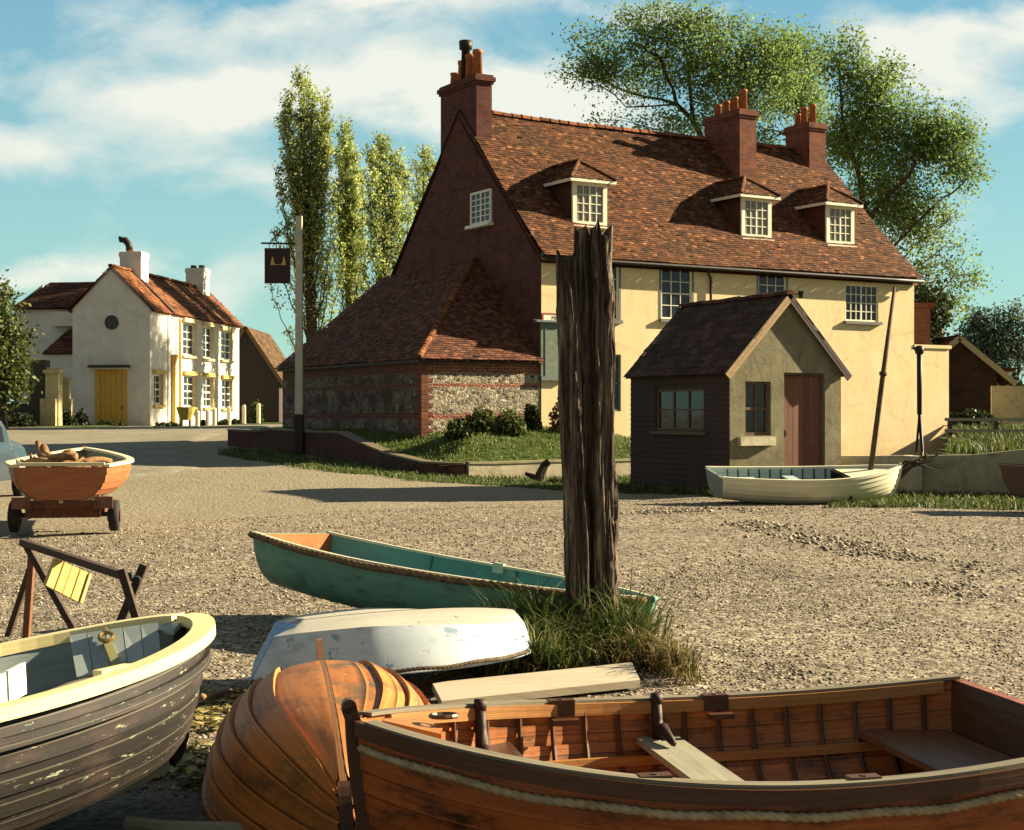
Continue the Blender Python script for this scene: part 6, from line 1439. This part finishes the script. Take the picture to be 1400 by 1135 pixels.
tree_px('oak_tree', 'wide branching tree behind the main ridge, reaching far left over the roof', 'tree', 74, [(990, 560), (988, 330), (975, 215), (948, 165), (925, 142)],
        [[(925, 142), (870, 116), (825, 96), (775, 92)], [(925, 142), (900, 95), (870, 50), (850, 35)], [(948, 165), (945, 110), (932, 60), (925, 25)], [(975, 215), (1000, 150), (1035, 105), (1050, 62)], [(985, 270), (930, 185), (870, 172)], [(945, 110), (985, 75), (1000, 45)], [(925, 142), (860, 135), (820, 115)]],
        [(825, 72, 52, 40), (805, 95, 45, 22), (905, 42, 75, 32), (955, 85, 75, 50), (1030, 70, 70, 40), (1010, 130, 70, 42), (855, 166, 55, 12), (880, 100, 55, 40), (925, 165, 60, 20), (1065, 100, 40, 40), (960, 35, 50, 22)], 900, LF, 2, leaf=(.17, 32), sig=.34, rt=.5, group=G2, gap=.13)
tree_px('oak_tree', 'middle green tree showing between the two right hand brick chimneys', 'tree', 78, [(1118, 560), (1112, 260), (1098, 165), (1080, 115)], [[(1080, 115), (1075, 75), (1085, 50)], [(1098, 165), (1060, 120), (1050, 90)], [(1108, 200), (1050, 170), (1030, 160)]],
        [(1085, 85, 45, 38), (1060, 145, 50, 42), (1095, 150, 40, 50), (1050, 185, 40, 18)], 330, LF, 5, leaf=(.18, 30), sig=.42, rt=.4, group=G2)
tree_px('oak_tree', 'great spreading tree overhanging the right end of the inn roof', 'tree', 70, [(1225, 575), (1212, 420), (1188, 300), (1162, 205), (1150, 130), (1148, 55)],
        [[(1162, 205), (1195, 140), (1215, 90)], [(1188, 300), (1240, 230), (1300, 190)], [(1200, 360), (1260, 290), (1325, 240)], [(1205, 380), (1250, 345), (1292, 300)], [(1212, 420), (1262, 360), (1300, 330)], [(1216, 480), (1265, 415), (1300, 378), (1360, 374)], [(1220, 510), (1262, 440), (1310, 405)], [(1162, 205), (1130, 150), (1125, 110)]],
        [(1148, 75, 32, 36), (1195, 115, 50, 42), (1180, 185, 55, 48), (1245, 165, 52, 42), (1295, 185, 42, 40), (1265, 228, 62, 40), (1210, 262, 52, 45), (1315, 232, 26, 32), (1245, 305, 58, 40), (1285, 345, 42, 30, .6), (1325, 378, 40, 12, .5), (1280, 415, 42, 25, .7), (1240, 372, 45, 30, .7)], 1150, LF, 9, leaf=(.17, 32), sig=.32, rt=.5, group=G2, gap=.14)
tree_px('yew_tree', 'dark low evergreen tucked against the right end of the inn', 'tree', 62, [(1262, 590), (1268, 480), (1272, 420)], [], [(1270, 440, 26, 30), (1285, 468, 35, 18), (1262, 415, 16, 20)], 190, LD, 12, leaf=(.25, 14), sig=.35, rt=.2)
G3 = 'poplars behind the inn'
def poplar(label, Y, tx, split, spires, seed, rt=.3, dens=1.0, leaf=.15):
    "upright poplar: limbs leave the trunk low and run nearly parallel to the top, clothed in short rising shoots"
    rs = np.random.RandomState(seed); s = Y / F; b0 = W(tx, 590, Y); b0.z = H(b0.x, Y) - .3
    t = thing('poplar_tree', label, 'poplar', tuple(b0), group=G3); mb = MB(); C = []
    def pxp(x, y): return np.array(W(x, y, Y))
    top = max(spires, key=lambda q: -q[1]); trunk = [np.array(b0)] + [pxp(tx + (top[0] - tx) * f, 560 + (top[1] - 560) * f) for f in (.1, .3, .5, .7, .85, 1.0)]
    mb.tube([tuple(p) for p in trunk], [rt, rt * .95, rt * .75, rt * .5, rt * .3, rt * .15, .02], 8, False)
    for (sx, sy, by, den) in spires:
        f0 = (560 - by) / (560 - top[1]); st = pxp(tx + (top[0] - tx) * f0, by); e = pxp(sx, sy); dep = rs.uniform(-1, 1) * (abs(sx - tx) * .7 + 14) * s
        ctrl = st * .62 + e * .38; ctrl[0] = st[0] + (e[0] - st[0]) * .72; ctrl[1] += dep * .8; e[1] += dep; P = []
        for k in range(15): f = k / 14; P.append(st * (1 - f) ** 2 + 2 * ctrl * f * (1 - f) + e * f * f + rs.randn(3) * .05 * (0 < k < 14))
        L = np.linalg.norm(e - st); mb.tube([tuple(p) for p in P], [max(.018, .009 * L * (1 - .85 * k / 14)) for k in range(15)], 5, False)
        n = int(L * 15 * den)
        for _ in range(n):
            f = rs.rand() ** .75 * .98 + .02; i = min(int(f * 14), 13); p = P[i] + (P[i + 1] - P[i]) * (f * 14 - i); a = rs.rand() * 6.283; ln = rs.uniform(.35, 1.15) * (1.05 - .45 * f)
            q = p + np.array([math.cos(a) * .55, math.sin(a) * .55, .88]) * ln * 1.15; mb.tube([tuple(p), tuple(q)], [.014, .007], 3, False)
            m = int(rs.uniform(9, 20) * (.35 + .65 * min(1, f * 1.6)) * dens); g = rs.rand(m, 1) ** .7; C.append(p + (q - p) * g + rs.randn(m, 3) * .11)
    mb.build('trunk', BARK, t, True); C = np.concatenate(C); m = len(C); a = rs.randn(m, 3); a /= np.linalg.norm(a, axis=1)[:, None]; b = np.cross(a, rs.randn(m, 3)); b /= np.linalg.norm(b, axis=1)[:, None]; sz = leaf * (.5 + .8 * rs.rand(m))[:, None]
    V = np.stack([C - a * sz * .5, C + b * sz * .36, C + a * sz * .5, C - b * sz * .36], 1); np_mesh('crown', V.reshape(-1, 3), np.arange(m * 4).reshape(-1, 4), LP, t)
poplar('tallest poplar, directly behind the inn sign post', 76, 430, 0, [(414, 106, 330, 1), (420, 112, 300, .9), (440, 132, 330, 1), (446, 150, 360, 1), (393, 146, 360, 1), (386, 165, 330, 1), (402, 135, 380, .9), (428, 135, 300, 1), (452, 175, 380, .9), (408, 175, 400, 1), (436, 185, 420, .9), (384, 235, 420, .7), (398, 215, 430, .7), (420, 230, 440, .8), (445, 225, 440, .8), (376, 320, 470, .35), (390, 300, 480, .4), (461, 260, 460, .6), (410, 310, 490, .5), (455, 320, 490, .5), (370, 385, 510, .25), (466, 340, 500, .5), (440, 330, 500, .5)], 21, .36)
poplar('second poplar from the left, a slim one close behind the tallest', 79, 480, 0, [(472, 172, 340, 1), (478, 190, 340, 1), (465, 195, 380, 1), (489, 215, 380, 1), (494, 235, 400, 1), (463, 250, 420, .9), (484, 250, 430, .9), (474, 265, 440, .9), (498, 280, 460, .8), (466, 310, 480, .6), (486, 320, 490, .6), (502, 340, 500, .5), (478, 350, 500, .5)], 22, .28)
poplar('third poplar from the left, just clear of the gable slope', 77, 536, 0, [(518, 190, 340, 1), (526, 200, 330, 1), (510, 210, 380, 1), (536, 205, 350, 1), (546, 212, 370, 1), (553, 235, 400, 1), (506, 250, 420, .9), (520, 245, 420, .9), (540, 250, 430, .9), (557, 285, 450, .7), (510, 310, 470, .6), (530, 310, 480, .6), (550, 330, 490, .5), (500, 370, 500, .4), (515, 390, 510, .4)], 23, .28)
poplar('rightmost poplar, mostly hidden behind the gable chimney', 82, 585, 0, [(578, 196, 340, .8), (586, 215, 360, .8), (594, 225, 380, .8), (570, 225, 400, .7), (600, 250, 400, .7), (566, 265, 430, .6), (580, 270, 440, .6), (592, 290, 450, .6)], 24, .22)
tree_px('garden_tree', 'bushy green tree at the left edge before the white house wing', 'tree', 58, [(8, 580), (6, 500), (4, 430)], [[(6, 510), (22, 470)], [(6, 520), (-15, 460)]], [(2, 430, 22, 45), (15, 480, 22, 45), (-12, 470, 30, 50), (22, 520, 18, 25), (5, 530, 30, 25)], 420, LH, 31, leaf=(.2, 14), sig=.28, rt=.2)
for (px, top, sd, lab) in ((1333, 415, 41, 'slender bluish poplar at left of the far right clump'), (1362, 410, 42, 'slender bluish poplar in the middle of the far right clump'), (1393, 408, 43, 'slender bluish poplar at right of the far right clump')):
    tree_px('slender_tree', lab, 'tree', 110, [(px, 575), (px, 500), (px - 3, top)], [[(px, 530), (px - 14, 470), (px - 15, 440)], [(px, 530), (px + 14, 470), (px + 13, 435)]], [(px, top + 25, 14, 22), (px - 12, top + 50, 10, 30), (px + 12, top + 48, 10, 32), (px, top + 75, 20, 30, .7)], 300, LB, sd, leaf=(.26, 8), up=1.2, sig=.35, rt=.2, group='far slender trees on the right')
def bush(name, label, x, y, z, rx, rz, n, mat, sd, leaf=.12, ry=None, cat='bush', group=None):
    rs = np.random.RandomState(sd); d_ = rs.randn(n, 3); d_ /= np.linalg.norm(d_, axis=1)[:, None]; d_ *= (rs.rand(n) ** .35)[:, None]; d_[:, 2] = np.abs(d_[:, 2])
    d_ *= (1 + .5 * vnoise(d_[:, 0] * 2.5 + sd, d_[:, 2] * 2.5 + d_[:, 1]))[:, None]; C = np.array([x, y, z]) + d_ * np.array([rx, ry or rx * .8, rz])
    a = rs.randn(n, 3); a /= np.linalg.norm(a, axis=1)[:, None]; b = np.cross(a, rs.randn(n, 3)); b /= np.linalg.norm(b, axis=1)[:, None]; s = leaf * (.5 + .9 * rs.rand(n))[:, None]
    V = np.stack([C - a * s * .5, C + b * s * .32, C + a * s * .5, C - b * s * .32], 1)
    t = thing(name, label, cat, (x, y, z), group=group); np_mesh('foliage', V.reshape(-1, 3), np.arange(n * 4).reshape(-1, 4), mat, t)
    mb = MB()
    for k in range(9): e = np.array([x, y, z]) + d_[rs.randint(n)] * np.array([rx, ry or rx * .8, rz]) * .8; mb.tube([(x + rs.randn() * .05, y + rs.randn() * .05, z - .1), tuple((np.array([x, y, z]) + e) / 2 + rs.randn(3) * .05), tuple(e)], [.025, .018, .008], 4)
    mb.build('stems', BARK, t); return t
def bpx(px, py, Y, rpx, hpx, label, mat, sd, n=700, leaf=.12, zf=None, group=None, name='bush'):
    c = W(px, py, Y); z = float(zf(c.x, Y)) if zf else H(c.x, Y); return bush(name, label, c.x, Y, z - .05, rpx * Y / F, hpx * Y / F, n, mat, sd, leaf, group=group)
for i, (px, Yb, rp, hp, lab) in enumerate(((627, 38.9, 22, 26, 'low leafy bush at the foot of the flint wall, left one'), (660, 39.2, 26, 32, 'leafy bush spreading before the middle of flint wall'), (700, 39.4, 26, 34, 'leafy bush before the right end of flint wall'), (728, 40.0, 14, 40, 'dark upright bush in the corner by the cream wall'))):
    bpx(px, 600, Yb, rp, hp, lab, LH if i < 3 else LD, 50 + i, 900, .13, zbank, 'bushes before the flint wall')
bpx(763, 600, 40.2, 12, 46, 'dry brown shrub beside the weathered post', m_leaf('brown shrub leaves', [(0, lin(.06, .04, .015)), (1, lin(.22, .14, .06))], .3), 60, 500, .11, zbank)
bpx(768, 640, 34.8, 22, 14, 'small green shrub on the verge behind the weathered post', LH, 61, 400, .1)
bpx(1330, 572, 44, 34, 26, 'dark clipped hedge in front of the shingled barn', LD, 62, 1500, .14, zright); bpx(1385, 500, 66, 30, 75, 'dark bush behind the cream annexe at right edge', LD, 63, 1500, .25, zright)
for i, (px, Yb, rp, hp, lab) in enumerate(((112, 66, 14, 24, 'dark shrub left of the yellow door'), (150, 66.5, 24, 9, 'low dark planting under the yellow door'), (228, 64, 18, 9, 'dark low shrub left of the yellow tub'), (278, 66.5, 8, 10, 'dark shrub between the first two white posts'), (304, 70, 9, 9, 'dark shrub below the last ground floor window of the white house'), (322, 74, 8, 9, 'dark shrub at the far corner of the white house'), (92, 64.5, 16, 22, 'dark shrub at the foot of the shorter gate pier'))):
    bpx(px, 580, Yb, rp, hp, lab, LD, 70 + i, 450, .18, group='dark shrubs round the white house', name='shrub')
bpx(350, 560, 85, 10, 34, 'yellow green shrub in front of the dark barn', LH, 80, 500, .25, name='shrub')
bpx(20, 588, 62, 35, 20, 'dark hedge below the iron railing', LD, 81, 900, .22, name='shrub')
print('objects', len(bpy.data.objects), 'faces', sum(len(m.polygons) for m in bpy.data.meshes))
